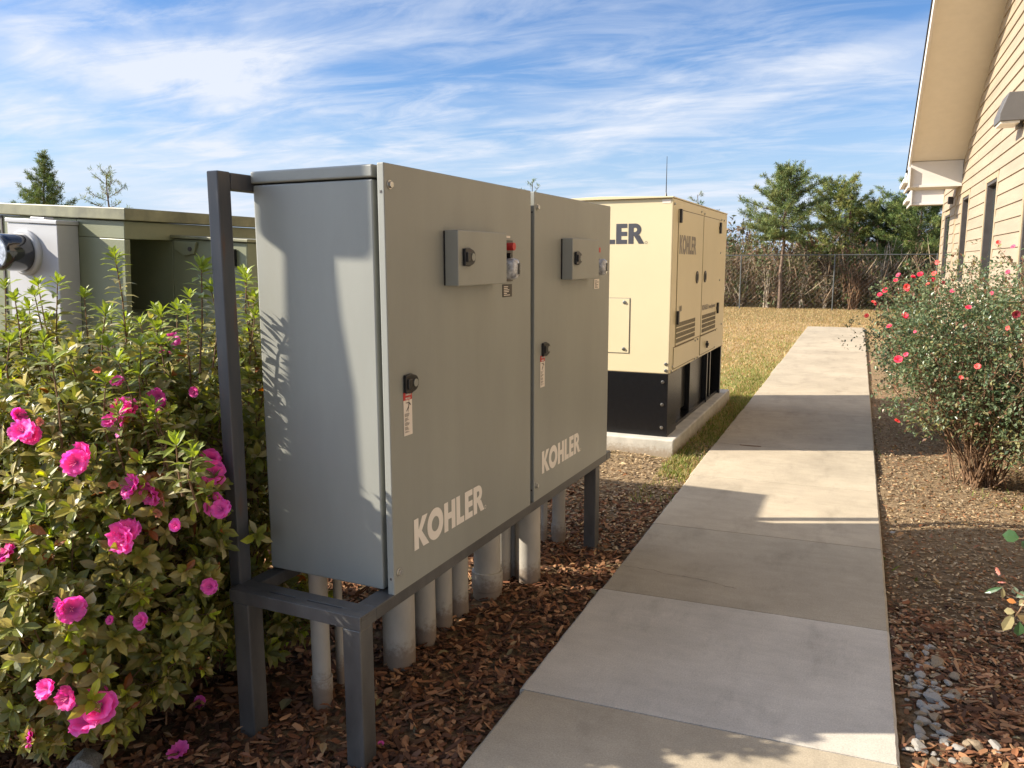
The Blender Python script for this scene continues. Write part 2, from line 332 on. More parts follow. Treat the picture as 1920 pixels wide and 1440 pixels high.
def ground_mat():
    """lawn: dry straw-coloured grass, greener near the sidewalk's left edge and the generator pad, bare soil in the beds"""
    m, nt, p = nodes_mat('lawn_and_soil'); N = nt.nodes.new; L = nt.links.new
    tc = N('ShaderNodeTexCoord'); sp = N('ShaderNodeSeparateXYZ'); L(tc.outputs['Object'], sp.inputs[0])
    def noise(s, d=6, r=.65, st=(1, 1, 1)):
        mp = N('ShaderNodeMapping'); mp.inputs['Scale'].default_value = st; L(tc.outputs['Object'], mp.inputs[0])
        n = N('ShaderNodeTexNoise'); n.inputs['Scale'].default_value = s; n.inputs['Detail'].default_value = d; n.inputs['Roughness'].default_value = r
        L(mp.outputs[0], n.inputs['Vector']); return n.outputs[0]
    def ramp(src, els):
        r = N('ShaderNodeValToRGB'); e = r.color_ramp.elements
        e[0].position, e[0].color = els[0][0], (*els[0][1], 1); e[1].position, e[1].color = els[-1][0], (*els[-1][1], 1)
        for q in els[1:-1]: x = e.new(q[0]); x.color = (*q[1], 1)
        L(src, r.inputs[0]); return r.outputs[0]
    def mr(src, a, b, lo=0., hi=1.):
        r = N('ShaderNodeMapRange'); r.interpolation_type = 'SMOOTHSTEP'
        r.inputs[1].default_value = a; r.inputs[2].default_value = b; r.inputs[3].default_value = lo; r.inputs[4].default_value = hi; L(src, r.inputs[0]); return r.outputs[0]
    def mth(op, a, b):
        q = N('ShaderNodeMath'); q.operation = op; q.use_clamp = False
        for i, v in enumerate((a, b)):
            if isinstance(v, (int, float)): q.inputs[i].default_value = v
            else: L(v, q.inputs[i])
        return q.outputs[0]
    def mix(f, a, b):
        x = N('ShaderNodeMixRGB'); L(f, x.inputs[0])
        for i, v in ((1, a), (2, b)):
            if isinstance(v, tuple): x.inputs[i].default_value = (*v, 1)
            else: L(v, x.inputs[i])
        return x.outputs[0]
    fine = noise(38, 8, .8, (1, .6, 1))
    dry = ramp(fine, [(.25, (.20, .13, .055)), (.5, (.33, .235, .115)), (.75, (.46, .34, .18))])
    grn = ramp(fine, [(.25, (.09, .10, .025)), (.5, (.21, .205, .06)), (.75, (.38, .32, .14))])
    soil = mix(mr(sp.outputs[1], 4.2, 5.6), ramp(noise(26, 8, .75), [(.3, (.055, .035, .022)), (.5, (.14, .095, .055)), (.72, (.30, .22, .13))]), ramp(noise(34, 8, .78), [(.3, (.13, .085, .045)), (.5, (.24, .17, .10)), (.70, (.40, .30, .18))]))
    big = noise(.55, 5)
    gx = mth('MULTIPLY', mr(sp.outputs[0], -3.6, -1.3), mr(sp.outputs[1], 26, 9))
    g = mr(mth('ADD', gx, mth('MULTIPLY', mth('SUBTRACT', big, .5), 1.7)), .45, .95)
    lawn = mix(g, dry, grn)
    far = mr(mth('ADD', sp.outputs[1], mth('MULTIPLY', big, 2)), 23.6, 24.2)
    lawn = mix(mth('MULTIPLY', far, .6), lawn, (.17, .125, .05))
    wx = mth('ADD', sp.outputs[1], mth('MULTIPLY', noise(2.2, 4), 1.2))
    bedL = mr(wx, 7.6, 6.9)
    lawn = mix(mth('MULTIPLY', bedL, mr(sp.outputs[0], .0, -.2)), lawn, soil)
    lawn = mix(mth('MULTIPLY', mr(sp.outputs[0], .0, .1), mr(sp.outputs[1], 20, 15)), lawn, soil)
    L(lawn, p.inputs['Base Color']); p.inputs['Roughness'].default_value = .95; p.inputs['Specular IOR Level'].default_value = .1
    b = N('ShaderNodeBump'); b.inputs['Strength'].default_value = .8; b.inputs['Distance'].default_value = .02
    L(noise(30, 8, .8), b.inputs['Height']); L(b.outputs[0], p.inputs['Normal'])
    return m
M['ground'] = ground_mat()

# ------------------------------------------------------------------ ground
GZ = -0.035
def gh(x, y):      # gentle lumps of the beds
    return GZ + .010 * math.sin(x * 3.1 + 1) * math.sin(y * 2.3) + .008 * math.sin(x * 7.3 + y * 5.1)
b = MB(); nx, ny = 70, 110; xs = [-6 + 9 * i / nx for i in range(nx + 1)]; ys = [-2 + 14 * j / ny for j in range(ny + 1)]
vs = [(x, y, gh(x, y) if (-6 < x < 3 and -2 < y < 12) else GZ) for y in ys for x in xs]
b.add(vs, [(j * (nx + 1) + i, j * (nx + 1) + i + 1, (j + 1) * (nx + 1) + i + 1, (j + 1) * (nx + 1) + i) for j in range(ny) for i in range(nx)])
X0, X1, Y0, Y1 = -6, 3, -2, 12; B = 900
b.add([(-B, -B, GZ), (B, -B, GZ), (B, Y0, GZ), (-B, Y0, GZ), (-B, Y1, GZ), (B, Y1, GZ), (B, B, GZ), (-B, B, GZ), (X0, Y0, GZ), (X0, Y1, GZ), (X1, Y0, GZ), (X1, Y1, GZ)],
      [(0, 1, 2, 10, 8, 3), (4, 9, 11, 5, 6, 7), (3, 8, 9, 4), (10, 2, 5, 11)])
ground = b.build('ground', M['ground'], smooth=True); tag(ground, 'dry tan lawn and bare soil beds either side of the concrete walk', None, kind='structure')

# sidewalk slabs
joints = [-3.0, -1.0, .35, 1.45, 2.60, 3.63, 4.72, 5.95, 7.13, 8.9, 10.6, 12.0, 13.3, 15.4, 17.3, 19.3, 21.3]
SWL, SWR = -1.09, .215
V = []; F = []; C = []
for i in range(len(joints) - 1):
    y0, y1 = joints[i] + .003, joints[i + 1] - .003
    white = (i == 4)
    base = np.array((.54, .50, .43)) if white else np.array((.455, .39, .29)) * (1 + rnd.uniform(-.05, .05))
    if i in (5,): base = np.array((.40, .35, .265))
    if i > 8: base = base * .93
    if i == 3: base = np.array((.43, .37, .275))
    dx = .012 * rnd.uniform(-1, 1); sh = .05 * (1 if i > 0 else 0)
    lipx = .0
    n = 24
    rows = []
    for k in range(n + 1):
        y = y0 + (y1 - y0) * k / n
        jl = rnd.uniform(-.0016, .0016); jr = rnd.uniform(-.0012, .0012)
        slant = .06 * (1 - 0)   # joints run slightly skew
        rows.append((SWL + dx + jl, SWR + jr, y))
    k0 = len(V); z = rnd.uniform(-.001, .001)
    for (xl, xr, y) in rows:
        for (x, zz) in ((xl, GZ - .05), (xl, z - .008), (xl + .010, z), (xr - .010, z), (xr, z - .008), (xr, GZ - .05)):
            sk = .045 * (x - SWL) / (SWR - SWL) if y > 1 else 0
            V.append((x, y + sk, zz)); C.append(base)
    for k in range(n):
        for q in range(5):
            a = k0 + k * 6 + q; F.append((a, a + 6, a + 7, a + 1))
    F.append(tuple(k0 + q for q in range(6))); F.append(tuple(k0 + n * 6 + q for q in range(6))[::-1])
sw = np_obj('sidewalk', np.array(V), F, np.array(C), M['concrete']); tag(sw, 'concrete sidewalk of jointed slabs running past the cabinets', None, kind='structure')
M['crack'] = mat('crack_dirt', (.07, .055, .04), 1.)
def crack(pts, w):
    b = MB(); n = len(pts); vs = []
    for i, (x, y) in enumerate(pts):
        ww = w * (.3 + rnd.random()) ; vs += [(x, y - ww, .0035), (x, y + ww, .0035)]
    b.add(vs, [(2 * i, 2 * i + 2, 2 * i + 3, 2 * i + 1) for i in range(n - 1)])
    tag(b.build('sidewalk_crack', M['crack']), 'thin dark crack crossing the corner of a walk slab', None, kind='structure')
crp = []; x, y = -1.06, 3.96
for i in range(34):
    crp.append((x, y)); x += .018; y += rnd.uniform(-.011, .006)
crack(crp, .0016)
# dark soil filling the joints under the slabs
b = MB().box((SWL + .03, 1, GZ - .04), (SWR - .03, 21.2, -.012)); tag(b.build('sidewalk_bed', M['crack']), 'dark dirt packed in the joints of the walk', None, kind='structure')

# ------------------------------------------------------------------ building
def building():
    bd = thing('building', 'single storey tan lap sided building with white soffits at the right', 'building', (2, 0, 0))
    WX = 0.0
    PIT = .46
    def ztop(y): return 3.84 + PIT * (20.4 - y)
    Yn, Yf = 2.0, 21.2
    wins = [(7.8, 9.2), (11.35, 12.75), (15.3, 16.5), (18.95, 20.1)]; WT, WB = 2.95, 1.18
    ridge = 8.0
    def zroof(y): return 3.84 + PIT * (20.4 - max(y, ridge)) if y >= ridge else 3.84 + PIT * (20.4 - ridge) - PIT * (ridge - y)
    # core wall (behind siding)
    w = MB(); ycuts = [Yn] + [v for a in wins for v in a] + [Yf]
    x0, x1 = WX + .02, WX + .28
    for i in range(len(ycuts) - 1):
        ya, yb = ycuts[i], ycuts[i + 1]; iswin = any(abs(ya - a) < 1e-6 and abs(yb - c) < 1e-6 for a, c in wins)
        segs = [(-.3, WB), (WT, None)] if iswin else [(-.3, None)]
        for (za, zb) in segs:
            if zb is None:
                poly = [(ya, za), (yb, za), (yb, zroof(yb))] + ([(ridge, zroof(ridge))] if ya < ridge < yb else []) + [(ya, zroof(ya))]
                w.prism(poly, x0, x1, 'x')
            else: w.box((x0, ya, za), (x1, yb, zb))
    w.box((x0, 21.2, -.3), (x1, 24.25, 3.55)); w.box((x1, Yn, -.3), (10, Yn + .2, 4)); w.box((x1, 24.05, -.3), (10, 24.25, 3.5))
    w.build('wall', M['windowtrim'], bd)
    # lap boards
    s = MB(); rev = .212
    z = .95
    def board(ya, yb, z0, z1, off=0., cut=True):
        if yb - ya < .02: return
        if cut and yb - ya > 3.0:
            m = rnd.uniform(ya + .8, yb - .8); board(ya, m - .0025, z0, z1, off); board(m + .0025, yb, z0, z1, off + rnd.uniform(-.001, .001)); return
        s.add([(WX + off - .027, ya, z0), (WX + off - .027, yb, z0), (WX + off - .005, yb, z1), (WX + off - .005, ya, z1),
               (WX + off + .02, ya, z0), (WX + off + .02, yb, z0), (WX + off + .02, yb, z1), (WX + off + .02, ya, z1)],
              [(0, 1, 2, 3), (0, 4, 5, 1), (0, 3, 7, 4), (1, 5, 6, 2), (3, 2, 6, 7)])
    while z < 9.6:
        z1 = z + rev + .012
        yend = min(Yf, 20.4 + (3.84 - z1 + .05) / PIT)
        if z < WT - .03 and z + rev > WB:
            cur = Yn
            for a, c in wins:
                board(cur, a - .10, z, min(z1, z1)); cur = c + .10
            board(cur, yend, z, z1)
        else: board(Yn, yend, z, z1)
        if z < 3.4:
            # far wing, its boards a touch proud
            if z < 2.72 and z + rev > WB: board(21.36, 22.35, z + .02, z1 + .02, -.02); board(23.75, 24.25, z + .02, z1 + .02, -.02)
            else: board(21.36, 24.25, z + .02, z1 + .02, -.02)
        z += rev
    s.build('siding', M['siding'], bd)
    # corner/joint boards
    MB().box((WX - .028, 21.2, .9), (WX + .02, 21.355, 3.9)).build('corner_board', M['windowtrim'], bd, bevel=.003); MB().box((WX - .05, 24.251, .9), (WX + .02, 24.40, 3.5)).build('corner_board', M['windowtrim'], bd, bevel=.003)
    # windows
    for (a, c_) in wins + [(22.45, 23.65)]:
        top = WT if a < 22 else 2.75
        tr = MB(); t = .095
        if a > 22: 
            pass
        tr.box((WX - .026, a - t, WB - .06), (WX + .02, a, top + t)).box((WX - .026, c_, WB - .06), (WX + .02, c_ + t, top + t)).box((WX - .026, a, top), (WX + .02, c_, top + t))
        f = MB(); fx0, fx1 = WX - .012, WX + .10; fw = .055
        if a > 22: fx0, fx1 = WX - .03, WX + .015
        f.box((fx0, a, WB), (fx1, a + fw, top)).box((fx0, c_ - fw, WB), (fx1, c_, top)).box((fx0, a + fw, top - fw), (fx1, c_ - fw, top)).box((fx0, a + fw, WB), (fx1, c_ - fw, WB + fw))
        wn = f.build('window', M['bronze'], bd, bevel=.003)
        MB().box((fx1 - .018, a + fw, WB + fw), (fx1 - .010, c_ - fw, top - fw)).build('pane', M['glass'], wn)
        tr.build('window_trim', M['windowtrim'], wn, bevel=.003)
    # stone base with sloped cap
    MB().prism([(WX - .10, -.3), (WX + .019, -.3), (WX + .019, 1.12), (WX - .13, 1.05), (WX - .13, .99), (WX - .10, .99)], Yn, 24.3, 'y').build('stone_base', M['stone'], bd, bevel=.008)
    # rake roof: soffit, fascia, shingle edge, following the slope, both sides of the ridge
    def slab(xa, xb, off0, off1, name, m, bev=.0):
        q = MB(); pts = [(21.9, 0), (ridge, 0), (-5, 0)]
        for (ya, yb) in ((21.30, ridge), (ridge, -5.0)):
            za, zb = zroof(ya) if ya >= ridge else 0, 0
            def zz(y): return 3.84 + PIT * (20.4 - y) if y >= ridge else 3.84 + PIT * (20.4 - ridge) - PIT * (ridge - y)
            q.add([(xa, ya, zz(ya) + off0), (xb, ya, zz(ya) + off0), (xb, yb, zz(yb) + off0), (xa, yb, zz(yb) + off0),
                   (xa, ya, zz(ya) + off1), (xb, ya, zz(ya) + off1), (xb, yb, zz(yb) + off1), (xa, yb, zz(yb) + off1)],
                  [(0, 3, 2, 1), (4, 5, 6, 7), (0, 1, 5, 4), (1, 2, 6, 5), (2, 3, 7, 6), (3, 0, 4, 7)])
        return q.build(name, m, bd, bevel=bev)
    slab(-1.05, .02, 0, .03, 'soffit', M['soffit'])
    slab(-1.095, -1.052, -.06, .22, 'fascia', M['trim'], .004)
    slab(-1.12, 10, .222, .262, 'roof', M['shingle'])
    # soffit seams as narrow strips
    # eave return boxes
    def ret(y0, y1, xa, zb, zt, k):
        q = MB().box((xa, y0, zb), (.0 - .022, y1, zt)); q.build('eave_return', M['trim'], bd, bevel=.004)
        MB().box((xa - .03, y0 - .02, zb - .03), (.0 - .022, y0 - .003, zb + .02)).build('return_trim', M['trim'], bd, bevel=.003)
        MB().box((xa - .045, y0 - .10, zb - .035), (xa - .003, y1 + .6, zt - .01 + k)).build('return_fascia', M['trim'], bd, bevel=.004)
        MB().box((xa - .14, y0 - .06, zb + .07), (xa - .048, y1 + .6, zb + .17)).build('gutter', M['trim'], bd, bevel=.012)
    ret(20.45, 21.6, -1.05, 3.27, 3.80, -.1)
    ret(24.3, 25.3, -.80, 3.12, 3.50, .0)
    MB().box((-.9, 24.2, 3.50), (10, 25.6, 3.53)).build('wing_roof', M['shingle'], bd)
    MB().box((-.035, 21.9, 2.95), (-.14, 22.05, 3.12)).build('wall_vent', M['bronze'], bd, bevel=.01)
    return bd
building()

def wall_light():
    t = thing('wall_light', 'grey wedge shaped light fixture high on the tan siding', 'wall light', (2, 13.2, 3.5))
    poly = [(-.022, .02), (-.022, .40), (-.24, .40), (-.33, .12), (-.33, .02)]
    MB().prism(poly, 0, .55, 'y').build('housing', M['fixture'], t, bevel=.008)
    MB().box((-.31, .03, -.01), (-.08, .52, .018)).build('lens', M['lens'], t)
    MB().box((-.08, .18, -.05), (-.022, .38, .018)).build('bracket', M['fixture'], t)
wall_light()

# ------------------------------------------------------------------ cabinets on their steel stand
A2 = -2.0
def steel_stand():
    t = thing('steel_stand', 'dark welded steel stand carrying the two grey cabinets', 'stand', (-1.37, 2.18, 0), (0, 0, R(A2)))
    s0, s1 = -.195, 2.30; zt, zb = .495, .450; D = -.545
    # top frame: C channel near rail with two slots, side rails, rear rail
    fr = MB(); y0, y1 = s0, s0 + .075
    # near rail web + flange (slots cut through flange)
    fr.box((D, y0, zb), (0, y0 + .008, zt)); fr.box((D, y0 + .0085, zb), (0, y1 + .0145, zt - .0155)); fr.box((-.003, y0 + .0085, zt - .0154), (0, y1 + .0145, zt - .0081))
    ys = [(y0 + .008, y0 + .036), (y0 + .044, y1 + .015)]
    for (a, c) in ys: fr.box((D, a, zt - .008), (0, c, zt))
    for (a, c) in ((D, -.40), (-.29, -.24), (-.10, 0)): fr.box((a, y0 + .036, zt - .008), (c, y0 + .044, zt))
    fr.build('near_rail', M['steel'], t, bevel=.002)
    MB().box((-.075, y1 + .0155, zb), (0, s1 - .077, zt)).build('side_rail', M['steel'], t, bevel=.004)
    MB().box((D, y1 + .017, zb), (D + .06, s1 - .077, zt)).build('side_rail', M['steel'], t, bevel=.004)
    MB().box((D, s1 - .075, zb), (0, s1, zt)).build('far_rail', M['steel'], t, bevel=.004)
    for (x, y) in ((-.072, s0 + .002), (D + .01, s0 + .002), (-.072, 2.04), (D + .01, 2.04)):
        l = MB().box((x, y, -.09), (x + .070, y + .070, zb - .001)) if True else None
        l.build('leg', M['steel'], t, bevel=.005)
    for s, e in ((-.150, -.094), (2.262, 2.318)):
        MB().box((D - .04, s, zb - .02), (D + .010 - .002, e, 1.895)).build('upright', M['rusty'], t, bevel=.004)
    MB().box((D - .04, -.092, 1.838), (D + .008, 2.260, 1.893)).build('top_rail', M['rusty'], t, bevel=.004)
steel_stand()

def latch(parent, y, z, x=0.):
    s = MB()
    poly = []
    for i in range(13):
        a = -math.pi * .42 + i / 12 * math.pi * .84; poly.append((y + .052 + .026 * math.cos(a), z + .027 * math.sin(a)))
    poly = [(y, z - .030), (y + .035, z - .033)] + poly + [(y + .035, z + .033), (y, z + .030)]
    s.prism(poly, x + .001, x + .014, 'x'); s.box((x + .014, y + .004, z - .017), (x + .022, y + .030, z + .017))
    o = s.build('latch', M['black'], parent, bevel=.003)
    MB().tube([(x + .0145, y + .056, z), (x + .0165, y + .056, z)], .0135, 16).build('padlock_eye', M['cab'], o)
    return o
def hexbolt(parent, x, y, z, r=.011, ax='x'):
    s = MB()
    if ax == 'x': s.tube([(x + .0005, y, z), (x + .003, y, z)], r * 1.35, 16); s.tube([(x + .003, y, z), (x + .010, y, z)], r, 6)
    else: s.tube([(x, y - .0005, z), (x, y - .003, z)], r * 1.35, 16); s.tube([(x, y - .003, z), (x, y - .010, z)], r, 6)
    return s.build('bolt', M['zinc'], parent, bevel=.001)
def danger_label(parent, y, z0, w=.052, h=.148):
    o = MB().box((.0006, y, z0), (.0012, y + w, z0 + h * .81)).build('warning_label', M['paper'], parent)
    MB().box((.0006, y, z0 + h * .813), (.0014, y + w, z0 + h)).build('label_header', M['red'], o)
    text_obj('header_text', 'DANGER', .0105, M['paper'], o, face_px(.0020, y + .012, z0 + h * .915), sx=.8)
    text_obj('header_text', 'PELIGRO', .0095, M['paper'], o, face_px(.0020, y + .012, z0 + h * .83), sx=.8)
    b = MB(); X = .0017
    # shock pictogram: head, body, limbs
    def st(p, q, wd):
        p = Vector((p[0], p[1])); q = Vector((q[0], q[1])); d = (q - p).normalized(); n = Vector((-d.y, d.x)) * wd
        b.add([(X, y + (a.x) * w, z0 + a.y * h) for a in (p - n * 1, q - n * .6, q + n * .6, p + n * 1)], [(0, 1, 2, 3)])
    st((.60, .79), (.66, .80), .02); st((.66, .76), (.58, .66), .05); st((.62, .745), (.25, .755), .012); st((.66, .74), (.86, .68), .02); st((.572, .655), (.32, .56), .025); st((.60, .65), (.52, .53), .02)
    for i in range(22):
        zz = .50 - i * .0205
        if i % 5 == 4: continue
        xe = .3 + .45 * rnd.random()
        b.box((X - .0001, y + w * .1, z0 + h * zz), (X, y + w * xe, z0 + h * (zz + .009)))
    b.build('label_print', M['ink'], o)

def cabinet(y0, y1, label, first):
    t = thing('transfer_switch_cabinet', label, 'electrical cabinet', (-1.37, 2.18, 0), (0, 0, R(A2)), 'grey electrical cabinets on the steel stand')
    zb, zt = .503, 1.905; D = -.535; bx = -.046; dx = -.026
    L_ = y1 - y0
    # body as shell open behind the door gap
    MB().box((D, y0 + .004, zb), (bx, y1 - .004, zt - .045)).build('body', M['cab'], t, bevel=.006)
    MB().box((D - .004, y0 - .002, zt - .040), (bx + .004, y1 + .002, zt)).build('lid', M['cab'], t, bevel=.006, seg=3)
    MB().box((bx + .0005, y0 + .06, zb + .04), (dx - .0005, y1 - .06, zt - .04)).build('gasket', M['gasket'], t)
    d = MB().box((dx, y0, zb - .012), (0, y1, zt + .003)).build('door', M['cab'], t, bevel=.0035, seg=3)
    # hinge side flange along the near edge, with hinge holes
    for z in (1.842, .565): hexbolt(d, 0, y0 + .030, z)
    for z in (1.815, .545): MB().box((dx + .010, y0 - .0012, z), (dx + .017, y0 - .0002, z + .008)).build('hinge_hole', M['ink'], d)
    latch(d, y0 + .082, 1.20)
    danger_label(d, y0 + .080 if first else y0 + .068, 1.024)
    # recessed operator box with hinged cover
    hy0, hy1 = (y0 + .360, y0 + .755) if first else (y0 + .317, y0 + .700); hz0, hz1 = 1.517, 1.713
    MB().box((.0005, hy0 + .001, hz0 + .002), (.006, hy1 - .002, hz1 - .002)).build('cover_gasket', M['gasket'], t)
    c = MB().box((.006, hy0, hz0), (.060, hy1, hz1)).build('operator_cover', M['cab'], t, bevel=.003, seg=3)
    latch(c, hy0 + (.03 if first else .02), (hz0 + hz1) / 2 + .004, .060)
    sc = y0 + .885 if first else y0 + .850
    MB().box((.0005, sc - .035, hz0 + .005), (.006, sc + .04, 1.69)).build('indicator_strip', M['plate'] if first else M['cab'], t)
    if first:
        MB().tube([(.006, sc - .008, 1.664), (.036, sc - .008, 1.664)], .016, 18).build('red_button', M['red'], t, smooth=True)
        MB().tube([(.006, sc - .008, 1.628), (.022, sc - .008, 1.628)], .011, 14).build('button', M['black'], t, smooth=True)
        MB().box((.0005, sc - .03, 1.70), (.0016, sc + .025, 1.708)).build('strip_label', M['paper'], t)
    else:
        MB().box((.006, sc, 1.652), (.009, sc + .02, 1.678)).build('indicator_light', M['red'], t)
    q = MB().tube([(.006, sc, 1.574), (.034, sc, 1.574), (.046, sc, 1.574), (.052, sc, 1.574)], [.046, .044, .036, .016], 24).build('dial_cover', M['clear'], t, smooth=True)
    MB().box((.0525, sc - .008, 1.552), (.0545, sc + .008, 1.596)).build('dial_key', M['black'], q)
    pa, pb = (sc - .048, sc + .040) if first else (y0 + .795, y0 + .875)
    pl = MB().box((.0006, pa, 1.458), (.0022, pb, 1.510)).build('rating_plate', M['plate'] if first else M['paper'], t)
    b = MB()
    for i in range(6): b.box((.0024, pa + .01, 1.464 + i * .007), (.0027, pa + .03 + .04 * rnd.random(), 1.467 + i * .007))
    b.build('plate_print', M['paper'] if first else M['ink'], pl)
    # wordmark
    w, h = (.530, .112) if first else (.515, .108)
    G, Rg = wordmark(w, h)
    yy = y0 + .128 if first else y0 + .09
    xf = lambda p: (.0012, yy + p[0], .606 + p[1])
    decal_polys(G, xf).build('wordmark', M['white'], t); decal_polys(Rg, xf).build('registered_mark', M['white'], t)
    return t
cabinet(0.0, 1.125, 'near grey electrical cabinet with dark nameplate and red button by its dial', True)
cabinet(1.165, 2.222, 'far grey electrical cabinet with pale nameplate, next to the cream generator', False)

# ------------------------------------------------------------------ conduits
def pipe(px, py, r, label, collar=False, top=.49, dark=False):
    p = on_z(px, py, GZ + .01); u = Vector((p.x, p.y, 0)).normalized(); c = p + u * r
    t = thing('conduit', label, 'conduit pipe', (c.x, c.y, 0), (R(rnd.uniform(-.6, .6)), R(rnd.uniform(-.6, .6)), 0), 'grey plastic conduits under the cabinets')
    MB().tube([(0, 0, -.10), (0, 0, top)], r, 28).build('pipe', M['pvc'], t, smooth=True)
    if collar:
        MB().tube([(0, 0, -.06), (0, 0, .01), (0, 0, .0101), (0, 0, .035 + r)], [r * 1.08, r * 1.08, r * 1.16, r * 1.16], 28).build('coupling', M['pvc'], t, smooth=True, bevel=.002)
pipe(750, 1257, .066, 'thickest grey conduit nearest the front leg of the steel stand')
pipe(797, 1212, .050, 'grey conduit, second in the close row from the front leg')
pipe(829, 1180, .048, 'grey conduit, third in the close row from the front leg')
pipe(859, 1155, .050, 'grey conduit at the far end of the close row of four')
pipe(914, 1124, .066, 'thick grey conduit with a coupling sunk at its foot, after the gap', True)
pipe(942, 1095, .044, 'slim grey conduit just behind the thick coupled one')
pipe(962, 1086, .046, 'grimy grey conduit half hidden beside the thick one under the door gap')
pipe(990, 1098, .064, 'thick clean grey conduit under the gap between the two doors')
pipe(1020, 1014, .020, 'thin pale conduit under the far cabinet')
pipe(1047, 1016, .038, 'medium conduit with white coupling at its foot nearest the far leg', True)
pipe(606, 1320, .034, 'grey conduit with white coupling between the two near legs', True)
pipe(640, 1280, .017, 'thin grey conduit right behind the near front leg')

# ------------------------------------------------------------------ generator
def generator():
    pd = thing('concrete_pad', 'raised concrete pad under the cream generator', 'concrete pad', (-1.345, 6.565, 0), (0, 0, R(-.6)))
    MB().box((-1.45, 0, -.15), (0, 2.98, .115)).build('slab', M['pad'], pd, bevel=.015, seg=3)
    t = thing('generator', 'cream standby generator enclosure on a black skid', 'generator', (-1.432, 6.673, .115), (0, 0, R(-1.0)))
    W = -1.25; Ln = 2.60; z0, z1 = .545, 2.005
    # black skid: end plates, recessed tank and ribs
    sk = MB(); sk.box((W, 0, 0), (0, .012, z0 - .002)); sk.box((W, Ln - .012, 0), (0, Ln, z0 - .002)); sk.box((W + .02, .013, .03), (-.16, Ln - .013, z0 - .002))
    sk.build('skid', M['genblack'], t, bevel=.003)
    for (a, c, x) in ((.36, .40, -.01), (.44, .80, -.06), (1.14, 1.18, -.05), (1.19, 1.84, -.07), (1.86, 1.90, -.02), (2.08, 2.12, -.03), (Ln - .05, Ln - .013, 0)):
        MB().box((-.155, a, .0), (x, c, z0 - .003)).build('rib', M['genblack'], t, bevel=.003)
    MB().box((-.030, .0125, .0), (-.001, .359, z0 - .004)).build('end_panel', M['genblack'], t, bevel=.003)
    MB().box((-.14, .36, .0), (-.03, Ln - .05, .03)).build('base_flange', M['genblack'], t)
    MB().box((-.155, .82, .08), (-.10, 1.14, z0 - .01)).build('tank_panel', mat('dark_grey_panel', (.03, .03, .028), .35), t)
    for z in (.08, .28, .475): hexbolt(t, -.045, 0, z, .011, 'y')
    # enclosure
    MB().box((W - .01, -.006, z0), (.008, Ln + .006, z1)).build('enclosure', M['gen'], t, bevel=.010, seg=3)
    MB().prism([(W - .03, z1 + .001), (.012, z1 + .001), (.012, z1 + .012), (W / 2, z1 + .028), (W - .03, z1 + .012)], -.03, Ln + .02, 'y').build('roof_panel', M['gen'], t, bevel=.003)
    X = .0088
    def seam(a, c, zz0, zz1): return MB().box((X - .0002, a, zz0), (X + .0006, c, zz1))
    off = .115
    def door(ya, yb, za, zb, lab=None):
        d = MB().box((X, ya, za), (X + .006, yb, zb)).build('side_door', M['gen'], t, bevel=.003)
        g = MB(); e = .007
        g.box((X - .0006, ya - e, za - e), (X + .0007, ya, zb + e)); g.box((X - .0006, yb, za - e), (X + .0007, yb + e, zb + e)); g.box((X - .0006, ya, zb), (X + .0007, yb, zb + e)); g.box((X - .0006, ya, za - e), (X + .0007, yb, za))
        g.build('door_gap', M['gendark'], d); return d
    D1 = door(.19, 1.245, .885 - off, 2.035 - off); D2 = door(1.275, 2.20, .885 - off, 2.035 - off)
    P1 = door(.13, .985, .575, .755); P2 = door(1.275, 2.04, .575, .755)
    Xd = X + .0065
    for dd, ya, yb in ((D1, .185, .985), (D2, 1.31, 2.05)):
        s = MB(); n = 19
        for r in range(4):
            zc = .905 - off + r * .046
            for i in range(n):
                y = ya + (yb - ya) * (i + .2) / n; s.box((Xd - .0005, y, zc), (Xd + .0006, y + (yb - ya) / n * .62, zc + .036))
        s.build('grille', mat('grille_void', (.05, .04, .025), .8), dd)
    for dd, y, s_ in ((D1, .215, 1), (D1, .195, 1), (D2, 2.13, -1), (D2, 2.13, -1)):
        pass
    for dd, y, z in ((D1, .215, 1.985), (D1, .205, 1.125), (D2, 2.13, 1.955), (D2, 2.13, 1.11)):
        h = MB().box((Xd, y - .022, z - off - .058), (Xd + .020, y + .022, z - off + .058))
        sg = 1 if y < 1 else -1
        h.prism([(y + sg * .022, z - off - .028), (y + sg * .045, z - off - .012), (y + sg * .045, z - off + .012), (y + sg * .022, z - off + .028)], Xd, Xd + .012, 'x')
        h.build('hinge', M['black'], dd, bevel=.004)
    for dd, y in ((D1, 1.0), (D2, 1.39)):
        o = MB().tube([(Xd, y, 1.457 - off), (Xd + .008, y, 1.457 - off)], .058, 28).build('latch_pull', M['black'], dd, smooth=True, bevel=.003)
        MB().box((Xd + .0085, y - .010, 1.457 - off - .03), (Xd + .013, y + .010, 1.457 - off + .03)).build('latch_centre', M['genblack'], o)
    b = MB().tube([(Xd, 1.56, .655), (Xd + .03, 1.56, .655)], .016, 12).box((Xd + .005, 1.552, .62), (Xd + .022, 1.568, .69)); b.build('knob', M['black'], P2)
    for (y, z) in ((.10, .60), (1.03, .74), (1.15, .742), (1.03, .565), (1.16, .565), (2.10, .76), (2.45, .80), (2.06, .58), (1.15, 1.955), (1.30, 1.945), (2.25, 1.93), (2.4, 1.93), (2.24, 1.58), (2.24, 1.29), (.03, 1.96), (.06, .565)):
        hexbolt(t, X, y, z, .009)
    G, Rg = wordmark(.70, .16)
    decal_polys(G, lambda p: (Xd + .0008, .225 + p[0], 1.668 - off + p[1])).build('side_wordmark', M['logo_grey'], D1)
